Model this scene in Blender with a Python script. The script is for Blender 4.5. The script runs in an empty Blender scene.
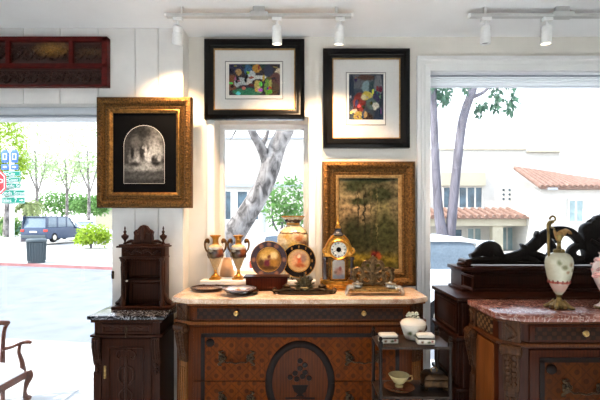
import bpy, bmesh, math, random
from mathutils import Vector, Matrix
random.seed(7)
PI = math.pi; sin = math.sin; cos = math.cos
S = bpy.context.scene; COL = S.collection
F, EYE, HOR = 410.0, 1.5, 220.0
def px(x, D): return (x-300)*D/F            # photo column -> world x at distance D
def pz(y, D): return EYE-(y-HOR)*D/F        # photo row -> world height at distance D
def lin(c):
    return tuple(((v/255)/12.92 if v <= 10 else ((v/255+.055)/1.055)**2.4) for v in c[:3])+(1.0,)

# ------------------------------------------------------------------ mesh builder
def crom(P, n=6):
    out = []; L = len(P)
    for i in range(L-1):
        a, b, c, d = P[max(i-1, 0)], P[i], P[i+1], P[min(i+2, L-1)]
        for k in range(n):
            t = k/n
            out.append(tuple(.5*((2*b[j])+(-a[j]+c[j])*t+(2*a[j]-5*b[j]+4*c[j]-d[j])*t*t+(-a[j]+3*b[j]-3*c[j]+d[j])*t**3) for j in range(len(b))))
    out.append(tuple(P[-1])); return out
def spiral(cx, cz, r0, r1, a0, a1, w0, w1, n=18):
    o = []
    for i in range(n+1):
        t = i/n; a = a0+(a1-a0)*t; r = r0+(r1-r0)*t
        o.append((cx+r*cos(a), cz+r*sin(a), w0+(w1-w0)*t))
    return o
def spw(v, e): return math.copysign(abs(v)**e, v) if e != 1 else v
class MB:
    def __init__(s): s.bm = bmesh.new()
    def _v(s, pts): return [s.bm.verts.new(p) for p in pts]
    def _f(s, vs):
        try: return s.bm.faces.new(vs)
        except ValueError: return None
    def bx(s, x0, x1, y0, y1, z0, z1, bev=0, seg=2):
        v = s._v([(x, y, z) for x in (x0, x1) for y in (y0, y1) for z in (z0, z1)])
        fs = [s._f([v[i] for i in q]) for q in ((0,1,3,2),(4,6,7,5),(0,4,5,1),(2,3,7,6),(0,2,6,4),(1,5,7,3))]
        if bev:
            es = list({e for f in fs for e in f.edges})
            bmesh.ops.bevel(s.bm, geom=es, offset=bev, segments=seg, affect='EDGES', profile=.6)
        return s
    def lathe(s, prof, cx=0, cy=0, z0=0, seg=28, sx=1, sy=1, rot=0, loop=False):
        rings = []
        for r, z in prof:
            rings.append(s._v([(cx+max(r, 1e-4)*sx*cos(2*PI*i/seg+rot), cy+max(r, 1e-4)*sy*sin(2*PI*i/seg+rot), z0+z) for i in range(seg)]))
        for a, b in zip(rings, rings[1:]+(rings[:1] if loop else [])):
            for i in range(seg): s._f([a[i], a[(i+1) % seg], b[(i+1) % seg], b[i]])
        if not loop: s._f(rings[0][::-1]); s._f(rings[-1])
        s.last = [v for r in rings for v in r]; return s
    def disc(s, prof, c, seg=28, sx=1, sz=1, tilt=0, loop=False):       # lathe about the -Y axis; profile (r, towards viewer)
        s.lathe(prof, 0, 0, 0, seg, sx, sz, 0, loop)
        M = Matrix.Translation(c) @ Matrix.Rotation(tilt, 4, 'X') @ Matrix.Rotation(PI/2, 4, 'X')
        for v in s.last: v.co = M @ v.co
        return s
    def tube(s, pts, rad, seg=8, smooth=0):
        if smooth: 
            if isinstance(rad, (list, tuple)): q = crom([tuple(p)+(r,) for p, r in zip(pts, rad)], smooth); pts = [p[:3] for p in q]; rad = [p[3] for p in q]
            else: pts = crom([tuple(p) for p in pts], smooth)
        P = [Vector(p) for p in pts]; R = rad if isinstance(rad, (list, tuple)) else [rad]*len(P)
        up = None; rings = []
        for i, p in enumerate(P):
            t = (P[min(i+1, len(P)-1)]-P[max(i-1, 0)]).normalized()
            if up is None:
                up = Vector((0, 0, 1)) if abs(t.z) < .9 else Vector((1, 0, 0))
            n = (up-t*up.dot(t)).normalized(); b = t.cross(n); up = n
            rings.append(s._v([p+(n*cos(2*PI*k/seg)+b*sin(2*PI*k/seg))*R[i] for k in range(seg)]))
        for a, b in zip(rings, rings[1:]):
            for i in range(seg): s._f([a[i], a[(i+1) % seg], b[(i+1) % seg], b[i]])
        s._f(rings[0][::-1]); s._f(rings[-1]); return s
    def rib(s, pts, y, h, smooth=0, seg=8, dy=0, sq=1):           # scroll in the x-z plane; points (x, z, halfwidth), thickness 2h
        if smooth: pts = crom(pts, smooth)
        rings = []; L = len(pts)
        for i, p in enumerate(pts):
            a, b = pts[max(i-1, 0)], pts[min(i+1, L-1)]
            tx, tz = b[0]-a[0], b[1]-a[1]; l = math.hypot(tx, tz) or 1; nx, nz = -tz/l, tx/l
            yy = y+dy*sin(PI*i/(L-1))
            rings.append(s._v([(p[0]+nx*p[2]*spw(cos(2*PI*k/seg), sq), yy+h*spw(sin(2*PI*k/seg), sq), p[1]+nz*p[2]*spw(cos(2*PI*k/seg), sq)) for k in range(seg)]))
        for a, b in zip(rings, rings[1:]):
            for i in range(seg): s._f([a[i], a[(i+1) % seg], b[(i+1) % seg], b[i]])
        s._f(rings[0][::-1]); s._f(rings[-1]); return s
    def prism(s, out, d0, d1, ax='y', bev=0):
        f = {'y': lambda a, b, d: (a, d, b), 'x': lambda a, b, d: (d, a, b), 'z': lambda a, b, d: (a, b, d)}[ax]
        A = s._v([f(a, b, d0) for a, b in out]); B = s._v([f(a, b, d1) for a, b in out]); n = len(out)
        fs = [s._f(A[::-1]), s._f(B)]+[s._f([A[i], A[(i+1) % n], B[(i+1) % n], B[i]]) for i in range(n)]
        if bev:
            es = [e for g in fs[:2] for e in g.edges]
            bmesh.ops.bevel(s.bm, geom=es, offset=bev, segments=2, affect='EDGES', profile=.5)
        return s
    def sheet(s, prof, x0, x1):                              # thin cloth, profile (y, z)
        a = s._v([(x0, y, z) for y, z in prof]); b = s._v([(x1, y, z) for y, z in prof])
        for i in range(len(prof)-1): s._f([a[i], b[i], b[i+1], a[i+1]])
        return s
    def ell(s, c, r, seg=12, rings=8):
        prof = [(sin(PI*i/rings), -cos(PI*i/rings)) for i in range(rings+1)]
        s.lathe(prof, 0, 0, 0, seg)
        for v in s.last: v.co = Vector((c[0]+v.co.x*r[0], c[1]+v.co.y*r[1], c[2]+v.co.z*r[2]))
        return s
    def frame(s, x0, x1, z0, z1, prof, y=0):                # mitred frame; profile (inset, towards viewer)
        rings = []
        for i, d in prof:
            rings.append(s._v([(x0+i, y-d, z0+i), (x1-i, y-d, z0+i), (x1-i, y-d, z1-i), (x0+i, y-d, z1-i)]))
        for a, b in zip(rings, rings[1:]+rings[:1]):
            for k in range(4): s._f([a[k], a[(k+1) % 4], b[(k+1) % 4], b[k]])
        return s
    def ring(s, c, rx, rz, w, h, seg=48):                   # flat oval ring in the x-z plane
        pts = [(c[0]+rx*cos(2*PI*i/seg), c[2]+rz*sin(2*PI*i/seg), w) for i in range(seg+1)]
        return s.rib(pts, c[1], h)
    def xf(s, M, old=()):
        for v in s.bm.verts:
            if v not in old: v.co = M @ v.co
        return s
    def n(s): return set(s.bm.verts)
    def leaves(s, c, r, n, sz, rnd, droop=0):
        for _ in range(n):
            while True:
                q = Vector((rnd.uniform(-1, 1), rnd.uniform(-1, 1), rnd.uniform(-1, 1)))
                if .12 < q.length < 1: break
            p = Vector((c[0]+q.x*r[0], c[1]+q.y*r[1], c[2]+q.z*r[2]))
            a = Vector((rnd.gauss(0, 1), rnd.gauss(0, 1), rnd.gauss(0, 1)-droop)).normalized(); b = a.orthogonal().normalized()
            b = (Matrix.Rotation(rnd.uniform(0, 6.28), 3, a) @ b); k = sz*rnd.uniform(.6, 1.3)
            s._f(s._v([p, p+a*k*.5+b*k*.22, p+a*k, p+a*k*.5-b*k*.22]))
        return s
    def build(s, name, mat, parent=None, ang=38, flat=False):
        bmesh.ops.recalc_face_normals(s.bm, faces=s.bm.faces[:])
        me = bpy.data.meshes.new(name); s.bm.to_mesh(me); s.bm.free()
        if not flat:
            for p in me.polygons: p.use_smooth = True
            me.set_sharp_from_angle(angle=math.radians(ang))
        me.materials.append(mat)
        o = bpy.data.objects.new(name, me); COL.objects.link(o)
        if parent: o.parent = parent
        return o
def thing(name, label, cat, loc=(0, 0, 0), rz=0, group=None, rx=0):
    o = bpy.data.objects.new(name, None); COL.objects.link(o); o.empty_display_size = .05
    o.location = loc; o.rotation_euler = (rx, 0, rz); o['label'] = label; o['category'] = cat
    if group: o['group'] = group
    return o
def tag(o, label, cat, group=None):
    o['label'] = label; o['category'] = cat
    if group: o['group'] = group
    return o
def struct(name, mb, mat, flat=True):
    o = mb.build(name, mat, None, flat=flat); o['kind'] = 'structure'; return o
def dup(o, parent=None):
    c = o.copy(); COL.objects.link(c)
    if parent: c.parent = parent
    for ch in list(o.children): dup(ch, c)
    return c
def again(o, label, loc, rz=None, group=None):
    c = dup(o); c.location = loc; c['label'] = label
    if rz is not None: c.rotation_euler.z = rz
    if group: c['group'] = group
    return c

# ------------------------------------------------------------------ materials
class NT:
    def __init__(s, name):
        s.m = bpy.data.materials.new(name); s.m.use_nodes = True; s.t = s.m.node_tree
        s.b = s.t.nodes['Principled BSDF']; s.tc = s.t.nodes.new('ShaderNodeTexCoord')
        s.obj = s.tc.outputs['Object']
    def nd(s, typ, **kw):
        n = s.t.nodes.new(typ)
        for k, v in kw.items(): setattr(n, k, v)
        return n
    def ln(s, a, b): s.t.links.new(a, b)
    def mp(s, sc=(1, 1, 1), rot=(0, 0, 0), src=None):
        n = s.nd('ShaderNodeMapping'); n.inputs['Scale'].default_value = sc; n.inputs['Rotation'].default_value = rot
        s.ln(src or s.obj, n.inputs['Vector']); return n.outputs[0]
    def noise(s, scale, src=None, det=4, dist=0):
        n = s.nd('ShaderNodeTexNoise'); n.inputs['Scale'].default_value = scale; n.inputs['Detail'].default_value = det
        n.inputs['Distortion'].default_value = dist; s.ln(src or s.obj, n.inputs['Vector']); return n
    def wave(s, scale, src=None, dist=5, det=3):
        n = s.nd('ShaderNodeTexWave'); n.inputs['Scale'].default_value = scale; n.inputs['Distortion'].default_value = dist
        n.inputs['Detail'].default_value = det; s.ln(src or s.obj, n.inputs['Vector']); return n.outputs['Fac']
    def ramp(s, fac, stops):
        n = s.nd('ShaderNodeValToRGB'); s.ln(fac, n.inputs[0]); e = n.color_ramp.elements
        while len(e) < len(stops): e.new(.5)
        for q, (p, c) in zip(e, stops): q.position = p; q.color = lin(c)
        return n.outputs[0]
    def mix(s, fac, a, b, mode='MIX'):
        n = s.nd('ShaderNodeMix', data_type='RGBA', blend_type=mode)
        for k, v in ((0, fac), (6, a), (7, b)):
            if isinstance(v, bpy.types.NodeSocket): s.ln(v, n.inputs[k])
            elif k == 0: n.inputs[0].default_value = v
            else: n.inputs[k].default_value = lin(v)
        return n.outputs[2]
    def math(s, op, a, b=None, c=None):
        n = s.nd('ShaderNodeMath', operation=op)
        for k, v in enumerate((a, b, c)):
            if v is None: continue
            if isinstance(v, bpy.types.NodeSocket): s.ln(v, n.inputs[k])
            else: n.inputs[k].default_value = v
        return n.outputs[0]
    def fin(s, col, rough=.5, metal=0, bump=None, bs=.3, bd=.002, spec=.5, coat=0):
        if isinstance(col, bpy.types.NodeSocket): s.ln(col, s.b.inputs['Base Color'])
        else: s.b.inputs['Base Color'].default_value = lin(col)
        s.b.inputs['Roughness'].default_value = rough; s.b.inputs['Metallic'].default_value = metal
        s.b.inputs['Specular IOR Level'].default_value = spec; s.b.inputs['Coat Weight'].default_value = coat
        s.b.inputs['Coat Roughness'].default_value = .15
        if bump is not None:
            n = s.nd('ShaderNodeBump'); n.inputs['Strength'].default_value = bs; n.inputs['Distance'].default_value = bd
            s.ln(bump, n.inputs['Height']); s.ln(n.outputs[0], s.b.inputs['Normal'])
        return s.m
def plain(name, c, rough=.5, metal=0, var=.08, sc=30, bump=0, spec=None):
    t = NT(name); n = t.noise(sc); d = tuple(max(0, v*(1-var)) for v in c); e = tuple(min(255, v*(1+var)) for v in c)
    return t.fin(t.ramp(n.outputs['Fac'], [(.3, d), (.7, e)]), rough, metal, n.outputs['Fac'] if bump else None, bump or .3, spec=spec if spec is not None else (.1 if rough > .7 else .4))
def wood(name, a, b, rough=.38, sc=(14, 14, 1.6), coat=.25, carve=0, spec=.5):
    t = NT(name); v = t.mp(sc); n = t.noise(2.2, v, 6, 1.2); w = t.wave(1.3, v, 6)
    f = t.math('MULTIPLY_ADD', w, .22, t.math('MULTIPLY', n.outputs['Fac'], .8))
    c = t.ramp(f, [(.2, a), (.8, b)])
    if carve:
        k = t.noise(carve, None, 3, 1.5); return t.fin(c, rough, 0, k.outputs['Fac'], .8, .006, .14, coat*.2)
    return t.fin(c, rough, 0, f, .06, .001, .10, coat*.12)
def marble(name, stops, sc=6, rough=.18):
    t = NT(name); n = t.noise(sc, None, 8, 1.4); n2 = t.noise(sc*2.3, None, 8, 2.5)
    v = t.math('ABSOLUTE', t.math('SUBTRACT', n2.outputs['Fac'], .5))
    vein = t.ramp(v, [(0, (255, 255, 255)), (.035, (0, 0, 0))])
    c = t.mix(t.math('MULTIPLY', vein, .7), t.ramp(n.outputs['Fac'], stops[:-1]), stops[-1])
    return t.fin(c, rough)
def metal(name, a, b, rough=.35, sc=40, bump=.5, met=.8):
    t = NT(name); n = t.noise(sc, None, 4, .6)
    return t.fin(t.ramp(n.outputs['Fac'], [(.3, a), (.7, b)]), rough, met, n.outputs['Fac'], bump, .003)
def blobs(name, base, bl, wob=.02, wsc=12, rough=.5, soft=.25, tex=.35, ax='xz', coat=0, nsc=60, lo=110):
    t = NT(name); sep = t.nd('ShaderNodeSeparateXYZ'); t.ln(t.obj, sep.inputs[0])
    cb = t.nd('ShaderNodeCombineXYZ'); t.ln(sep.outputs['XYZ'.index(ax[0].upper())], cb.inputs[0]); t.ln(sep.outputs['XYZ'.index(ax[1].upper())], cb.inputs[1])
    n = t.noise(wsc, cb.outputs[0], 4)
    w = t.nd('ShaderNodeVectorMath', operation='MULTIPLY_ADD'); t.ln(n.outputs['Color'], w.inputs[0]); w.inputs[1].default_value = (wob*2,)*3
    o = t.nd('ShaderNodeVectorMath', operation='ADD'); o.inputs[1].default_value = (-wob, -wob, 0)
    t.ln(cb.outputs[0], o.inputs[0]); t.ln(o.outputs[0], w.inputs[2]); P = w.outputs[0]
    fine = t.noise(nsc, cb.outputs[0], 5); c = None
    for q in bl:
        cx, cz, rx, rz, colr = q[:5]; sf = q[5] if len(q) > 5 else soft
        m = t.nd('ShaderNodeVectorMath', operation='MULTIPLY_ADD'); t.ln(P, m.inputs[0])
        m.inputs[1].default_value = (1/rx, 1/rz, 0); m.inputs[2].default_value = (-cx/rx, -cz/rz, 0)
        l = t.nd('ShaderNodeVectorMath', operation='LENGTH'); t.ln(m.outputs[0], l.inputs[0])
        r = t.nd('ShaderNodeMapRange'); t.ln(l.outputs['Value'], r.inputs[0])
        r.inputs[1].default_value = 1+sf; r.inputs[2].default_value = 1-sf; r.inputs[3].default_value = 0; r.inputs[4].default_value = 1
        c = t.mix(r.outputs[0], c if c is not None else base, colr)
    g = t.ramp(fine.outputs['Fac'], [(.32, (lo, lo, lo)), (.68, (255, 255, 255))])
    c = t.mix(tex, c, g, 'MULTIPLY')
    return t.fin(c, rough, coat=coat, spec=.1 if rough > .45 else .4)
M = {}
M['wall'] = plain('cream_plaster', (226, 221, 212), .75, var=.02, sc=4)
M['shiplap'] = plain('white_painted_boards', (226, 223, 219), .6, var=.03, sc=5)
M['ceil'] = plain('white_ceiling_paint', (240, 241, 242), .85, var=.015, sc=3)
M['trim'] = plain('white_trim_paint', (234, 234, 233), .4, var=.015, sc=6)
M['floor'] = plain('pale_stone_floor', (204, 203, 200), .5, var=.05, sc=2)
M['darkwall'] = plain('rear_wall_paint', (120, 112, 104), .8, var=.03, sc=3)
M['track'] = plain('silver_grey_enamel', (196, 196, 194), .4, .3, .02)
M['lampwhite'] = plain('white_lamp_enamel', (232, 232, 230), .35, 0, .02)
M['darkwood'] = wood('dark_walnut', (32, 15, 9), (64, 33, 20), .34)
M['darkcarve'] = wood('carved_dark_walnut', (28, 13, 8), (70, 38, 23), .4, carve=70)
M['board'] = wood('mahogany', (26, 11, 7), (52, 24, 14), .34)
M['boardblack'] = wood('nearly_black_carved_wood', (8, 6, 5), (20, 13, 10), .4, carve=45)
M['comm'] = wood('reddish_walnut', (52, 22, 5), (94, 43, 10), .3)
M['commdark'] = wood('dark_banding', (16, 7, 4), (27, 12, 6), .3)
M['commlight'] = wood('honey_wood_moulding', (88, 48, 20), (128, 74, 34), .3)
M['console'] = wood('carved_corner_wood', (74, 42, 20), (150, 98, 52), .38, carve=60)
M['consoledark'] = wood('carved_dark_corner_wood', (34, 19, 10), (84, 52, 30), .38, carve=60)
M['chairwood'] = wood('red_brown_mahogany', (66, 32, 20), (98, 52, 34), .35)
M['redlac'] = wood('red_lacquer', (60, 14, 12), (92, 25, 21), .4, (3, 30, 30))
M['marblepink'] = marble('rose_cream_marble', [(.25, (176, 128, 100)), (.5, (214, 178, 148)), (.75, (232, 208, 184)), (240, 226, 208)], 7)
M['marblered'] = marble('red_marble', [(.25, (80, 38, 31)), (.5, (122, 70, 58)), (.72, (152, 102, 88)), (196, 168, 156)], 6)
M['marbleblack'] = marble('black_veined_marble', [(.4, (14, 14, 18)), (.62, (38, 38, 46)), (.8, (96, 96, 104)), (190, 190, 198)], 5)
M['gold'] = metal('antique_gilt', (92, 62, 28), (164, 118, 60), .42, 55, .6)
M['goldpale'] = metal('pale_gilt', (140, 104, 60), (184, 146, 94), .5, 55, .4, .8)
M['golddark'] = metal('worn_gilt', (58, 38, 18), (132, 92, 44), .5, 90, 1)
M['brightgold'] = metal('bright_gilt', (164, 108, 36), (224, 164, 72), .3, 30, .2)
M['bronze'] = metal('dark_bronze', (36, 28, 22), (84, 66, 46), .4, 60, .5)
M['brass'] = metal('aged_brass', (120, 92, 50), (196, 164, 104), .35, 60, .5)
M['silver'] = metal('silvered_metal', (150, 146, 138), (214, 208, 196), .3, 60, .4)
M['black'] = plain('black_lacquer', (9, 8, 8), .22, 0, .2, 30, spec=.2)
M['matt_black'] = plain('black_mat_card', (5, 5, 6), .9, 0, .1, 60)
M['mat_white'] = plain('white_mat_card', (224, 222, 218), .9, 0, .01, 60)
M['paper'] = plain('white_paper', (236, 232, 224), .9, 0, .01, 60)
M['porc'] = plain('white_porcelain', (208, 200, 188), .15, 0, .02, 20)
M['white_fab'] = plain('white_fabric', (236, 234, 230), .9, 0, .03, 60)
M['shade'] = plain('white_blind_fabric', (236, 238, 240), .8, 0, .02, 20)
def fabric(name, c):
    t = NT(name); m_ = t.fin(c, .8, spec=.1); tr = t.nd('ShaderNodeBsdfTranslucent'); tr.inputs[0].default_value = lin(c); mx = t.nd('ShaderNodeMixShader'); mx.inputs[0].default_value = .95
    t.ln(t.b.outputs[0], mx.inputs[1]); t.ln(tr.outputs[0], mx.inputs[2]); t.ln(mx.outputs[0], t.t.nodes['Material Output'].inputs[0]); return m_
M['shade'] = fabric('translucent_white_blind_fabric', (250, 251, 252))
M['railgrey'] = plain('grey_rail', (150, 156, 164), .5, 0, .03)
def glass(name, tint=(1, 1, 1, 1), amt=1.0):
    t = NT(name); o = t.t.nodes['Material Output']; tr = t.nd('ShaderNodeBsdfTransparent'); tr.inputs[0].default_value = tint
    gl = t.nd('ShaderNodeBsdfGlossy'); gl.inputs['Roughness'].default_value = .02
    fr = t.nd('ShaderNodeFresnel'); fr.inputs[0].default_value = 1.45; mx = t.nd('ShaderNodeMixShader')
    t.ln(t.math('MULTIPLY', fr.outputs[0], amt), mx.inputs[0]); t.ln(tr.outputs[0], mx.inputs[1]); t.ln(gl.outputs[0], mx.inputs[2]); t.ln(mx.outputs[0], o.inputs[0])
    return t.m
M['glass'] = glass('window_glass'); M['picglass'] = glass('picture_glass', amt=.25)
M['carglass'] = plain('tinted_car_glass', (110, 124, 136), .08, 0, .05)
M['autogrey'] = plain('slate_blue_car_paint', (66, 78, 100), .25, .3, .02)
M['autowhite'] = plain('white_car_paint', (232, 234, 236), .25, 0, .01)
M['tyre'] = plain('black_rubber', (26, 26, 28), .8, 0, .1)
M['concrete'] = plain('pale_concrete', (174, 171, 166), .9, 0, .04, 3)
M['asphalt'] = plain('pale_asphalt', (117, 121, 127), .9, 0, .06, 2)
M['kerbred'] = plain('faded_red_kerb_paint', (158, 112, 110), .8, 0, .08, 3)
M['stucco'] = plain('white_stucco', (192, 189, 182), .9, 0, .02, 3)
M['stuccocream'] = plain('cream_stucco', (166, 160, 142), .9, 0, .02, 3)
M['darkpane'] = plain('blue_grey_window_glass', (58, 78, 90), .1, 0, .25, 2)
M['palepane'] = plain('pale_curtained_window', (130, 150, 152), .2, 0, .08, 3)
t = NT('terracotta_tiles'); w_ = t.wave(1.0, t.mp((3.2, 0, 0)), 0, 0); n_ = t.noise(5, None, 3)
M['tile'] = t.fin(t.ramp(n_.outputs['Fac'], [(.3, (108, 80, 68)), (.7, (134, 106, 92))]), .8, 0)
t = NT('mottled_pale_bark'); n_ = t.noise(5, t.mp((1, 1, .5)), 6, 1.2)
M['barkpale'] = t.fin(t.ramp(n_.outputs['Fac'], [(.38, (66, 61, 58)), (.48, (112, 106, 102)), (.64, (150, 144, 139))]), .9, 0, n_.outputs['Fac'], .6, .03)
t = NT('grey_violet_bark'); n_ = t.noise(6, t.mp((2, 2, .35)), 6, .6)
M['barkgrey'] = t.fin(t.ramp(n_.outputs['Fac'], [(.35, (80, 76, 82)), (.65, (110, 106, 114))]), .9, 0, n_.outputs['Fac'], .5, .02)
def leafmat(name, c):
    t = NT(name); n = t.noise(3); d = tuple(v*.8 for v in c); e = tuple(min(255, v*1.15) for v in c); col = t.ramp(n.outputs['Fac'], [(.3, d), (.7, e)])
    m_ = t.fin(col, .6, spec=.2); tr = t.nd('ShaderNodeBsdfTranslucent'); t.ln(col, tr.inputs[0]); mx = t.nd('ShaderNodeMixShader'); mx.inputs[0].default_value = .5
    t.ln(t.b.outputs[0], mx.inputs[1]); t.ln(tr.outputs[0], mx.inputs[2]); t.ln(mx.outputs[0], t.t.nodes['Material Output'].inputs[0]); return m_
M['leafgreen'] = leafmat('fresh_green_leaves', (108, 146, 84)); M['leaflime'] = leafmat('lime_green_leaves', (150, 176, 60)); M['leafdark'] = leafmat('grey_green_leaves', (84, 116, 96)); M['leafpale'] = leafmat('pale_green_leaves', (176, 194, 152))
M['signgreen'] = plain('road_sign_green', (0, 136, 112), .5, 0, .03)
M['signblue'] = plain('road_sign_blue', (72, 112, 200), .5, 0, .03)
M['signred'] = plain('road_sign_red', (196, 40, 46), .5, 0, .03)
M['signwhite'] = plain('sign_white', (216, 216, 216), .5, 0, .01)
M['binplastic'] = plain('grey_green_metal', (72, 82, 86), .6, 0, .06)
M['redlamp'] = plain('red_tail_lamp', (190, 60, 50), .2, 0, .05)

# ------------------------------------------------------------------ room shell
RX0, RX1, RY0, CE = -4.2, 4.2, -4.5, 2.84
WL, WB = 2.86, 3.0
m = MB(); m.bx(RX0-.2, RX1+.2, RY0-.2, 3.1, -.12, 0); struct('floor', m, M['floor'])
m = MB(); m.bx(RX0-.2, RX1+.2, RY0-.2, 3.34, CE, CE+.3); struct('ceiling', m, M['ceil'])
SW0, SW1, SWZ0, SWZ1 = -4.2, 2.3, .2, 2.7              # unseen side window left of the camera, added to let daylight in
m = MB(); m.bx(RX0-.2, RX0, RY0-.2, SW0, 0, CE); m.bx(RX0-.2, RX0, SW1, 3.1, 0, CE); m.bx(RX0-.2, RX0, SW0, SW1, 0, SWZ0); m.bx(RX0-.2, RX0, SW0, SW1, SWZ1, CE); struct('wall_left', m, M['wall'])
m = MB(); m.bx(RX1, RX1+.2, RY0-.2, 3.3, 0, CE); struct('wall_right', m, M['wall'])
m = MB(); m.bx(RX0, RX1, RY0-.2, RY0, 0, CE); struct('wall_rear', m, M['darkwall'])
# boarded wall section with the left shop window
LW0, LW1, LZ0, LZ1 = -3.9, px(112, WL), .1, 2.31
m = MB(); gr = [RX0, -3.75, -3.49, -3.23, -2.97, -2.71, -2.45, -2.19, -1.93, -1.674, -1.409, -1.151, -.99, -.816]
for a, b in zip(gr, gr[1:]):
    if b <= LW1+.1 and a > LW0-.3: m.bx(a+.002, b-.002, WL, WL+.02, LZ1, CE, .002, 1)
m.bx(LW1, -1.153, WL, WL+.02, 0, LZ1, .002, 1); m.bx(-1.149, -.992, WL, WL+.02, 0, CE, .002, 1); m.bx(-.988, -.816, WL, WL+.02, 0, CE, .002, 1)
m.bx(-1.409+.002, -1.153, WL, WL+.02, LZ1, CE, .002, 1)
m.bx(RX0, LW1, WL+.018, 3.1, LZ1, CE); m.bx(LW1, -.816, WL+.018, 3.1, 0, CE); m.bx(RX0, LW0, WL, 3.1, 0, LZ1); m.bx(LW0, LW1, WL, 3.1, 0, LZ0)
struct('wall_front_left', m, M['shiplap'])
# plastered wall with middle and right windows
MW0, MW1, MZ0, MZ1 = -.63, .062, 1.05, 2.25
BW0, BW1, BZ0, BZ1 = .951, 3.5, .35, 2.62
m = MB(); T = 3.3
m.bx(-.816, MW0, WB, T, 0, CE); m.bx(MW0, MW1, WB, T, 0, MZ0); m.bx(MW0, MW1, WB, T, MZ1, CE); m.bx(MW1, BW0, WB, T, 0, CE)
m.bx(BW0, BW1, WB, T, 0, BZ0); m.bx(BW0, BW1, WB, 3.14, BZ1, CE); m.bx(BW1, RX1, WB, T, 0, CE)
struct('wall_front', m, M['wall'])
# windows
def window(n, x0, x1, z0, z1, yg, muls=(), fw=.035):
    m = MB(); m.frame(x0, x1, z0, z1, [(0, -.03), (0, .03), (fw*.8, .03), (fw, .015), (fw, -.03)], yg)
    for q in muls: m.bx(q-.02, q+.02, yg-.03, yg+.03, z0+fw, z1-fw)
    o = struct('window_%d' % n, m, M['trim'])
    g = MB(); g.bx(x0+fw-.005, x1-fw+.005, yg-.003, yg+.003, z0+fw-.005, z1-fw+.005); g.build('pane', M['glass'], o, flat=True)
    return o
window(1, LW0, LW1, LZ0, LZ1, 3.04, (), .03); window(2, MW0, MW1, MZ0+.02, MZ1, 3.25); window(3, BW0, BW1, BZ0, BZ1, 3.11, (), .03)
m = MB(); m.frame(MW0-.045, MW1+.05, MZ0-.02, MZ1+.05, [(0, 0), (0, .012), (.02, .016), (.045, .012), (.05, 0)], WB); struct('trim_1', m, M['trim'], False)
m = MB(); m.frame(BW0-.1, BW1+.1, BZ0-.1, BZ1+.07, [(0, 0), (0, .03), (.025, .034), (.032, .02), (.055, .02), (.062, .012), (.1, .01), (.1, -.1)], WB); struct('trim_2', m, M['trim'], False)
m = MB(); m.bx(MW0-.075, MW1+.05, 2.88, 3.25, 1.044, 1.072, .004); struct('trim_3', m, M['trim'])
m = MB(); m.bx(RX0, -.82, WL-.012, WL, 0, .14); m.bx(-.81, RX1, WB-.012, WB, 0, .14); struct('baseboard_front', m, M['trim'])
def added_side_window(n, a, b, rot, loc):
    m = MB(); m.frame(a, b, SWZ0, SWZ1, [(0, -.03), (0, .03), (.03, .03), (.035, .015), (.035, -.03)], 0)
    for k in (1, 2): q = a+(b-a)*k/3; m.bx(q-.03, q+.03, -.03, .03, SWZ0, SWZ1)
    g = MB(); g.bx(a+.03, b-.03, -.003, .003, SWZ0+.03, SWZ1-.03)
    Mx = Matrix.Translation(loc) @ Matrix.Rotation(rot, 4, 'Z'); m.xf(Mx); g.xf(Mx)
    o = struct('window_%d' % n, m, M['trim']); g.build('pane', M['glass'], o, flat=True)
added_side_window(4, SW0, SW1, PI/2, (RX0-.1, 0, 0))
# blinds
b = thing('roller_blind', 'white rolled up blind with grey rail at top of the left shop window', 'blind', ((LW0+LW1)/2, 2.96, 2.2))
w = (LW1-LW0)/2-.01
m = MB(); m.bx(-w, w, .0, .05, .10, .11, .003); m.build('bracket_bar', M['railgrey'], b)
m = MB(); m.sheet([(.01, .11), (-.02, .108), (-.03, .10), (-.035, .08), (-.03, .052)], -w, w); m.build('fabric_fold', M['shade'], b)
m = MB(); m.bx(-w, w, -.03, -.01, .036, .052, .004); m.build('rail', M['railgrey'], b)
m = MB(); m.sheet([(-.02, .036), (-.026, .018), (-.02, 0)], -w, w); m.build('blind_hem', M['shade'], b)
b = thing('pleated_blind', 'white folded pleated blind at top of the wide right window', 'blind', ((BW0+BW1)/2, 3.05, 2.475))
w = (BW1-BW0)/2-.01
m = MB(); m.bx(-w, w, .0, .03, .136, .145, .003); m.build('headrail', M['trim'], b)
def zig(z0, z1, n, y=-.02, d=.012):
    P_ = [(y-(d if i % 2 else 0), z0+(z1-z0)*i/n) for i in range(n+1)]; return P_
m = MB(); m.sheet(zig(.096, .15, 5), -w, w); m.build('upper_pleats', M['shade'], b)
m = MB(); m.bx(-w, w, -.03, -.012, .082, .095, .003); m.build('rail', M['railgrey'], b)
m = MB(); m.sheet(zig(.016, .082, 8), -w, w); m.build('pleats', M['shade'], b); m = MB(); m.bx(-w, w, -.034, -.014, 0, .016, .004); m.build('bottom_rail', M['shade'], b)
o = MB(); o.bx(-.012, .004, -.01, 0, 0, .055, .003); o.lathe([(.007, 0), (.007, .014)], -.004, -.012, .02, 10)
o = o.build('cord_cleat', M['bronze']); o.location = (LW1+.012, WL, 1.09); tag(o, 'small dark cord cleat on the board edge beside the left window', 'cleat')

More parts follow.
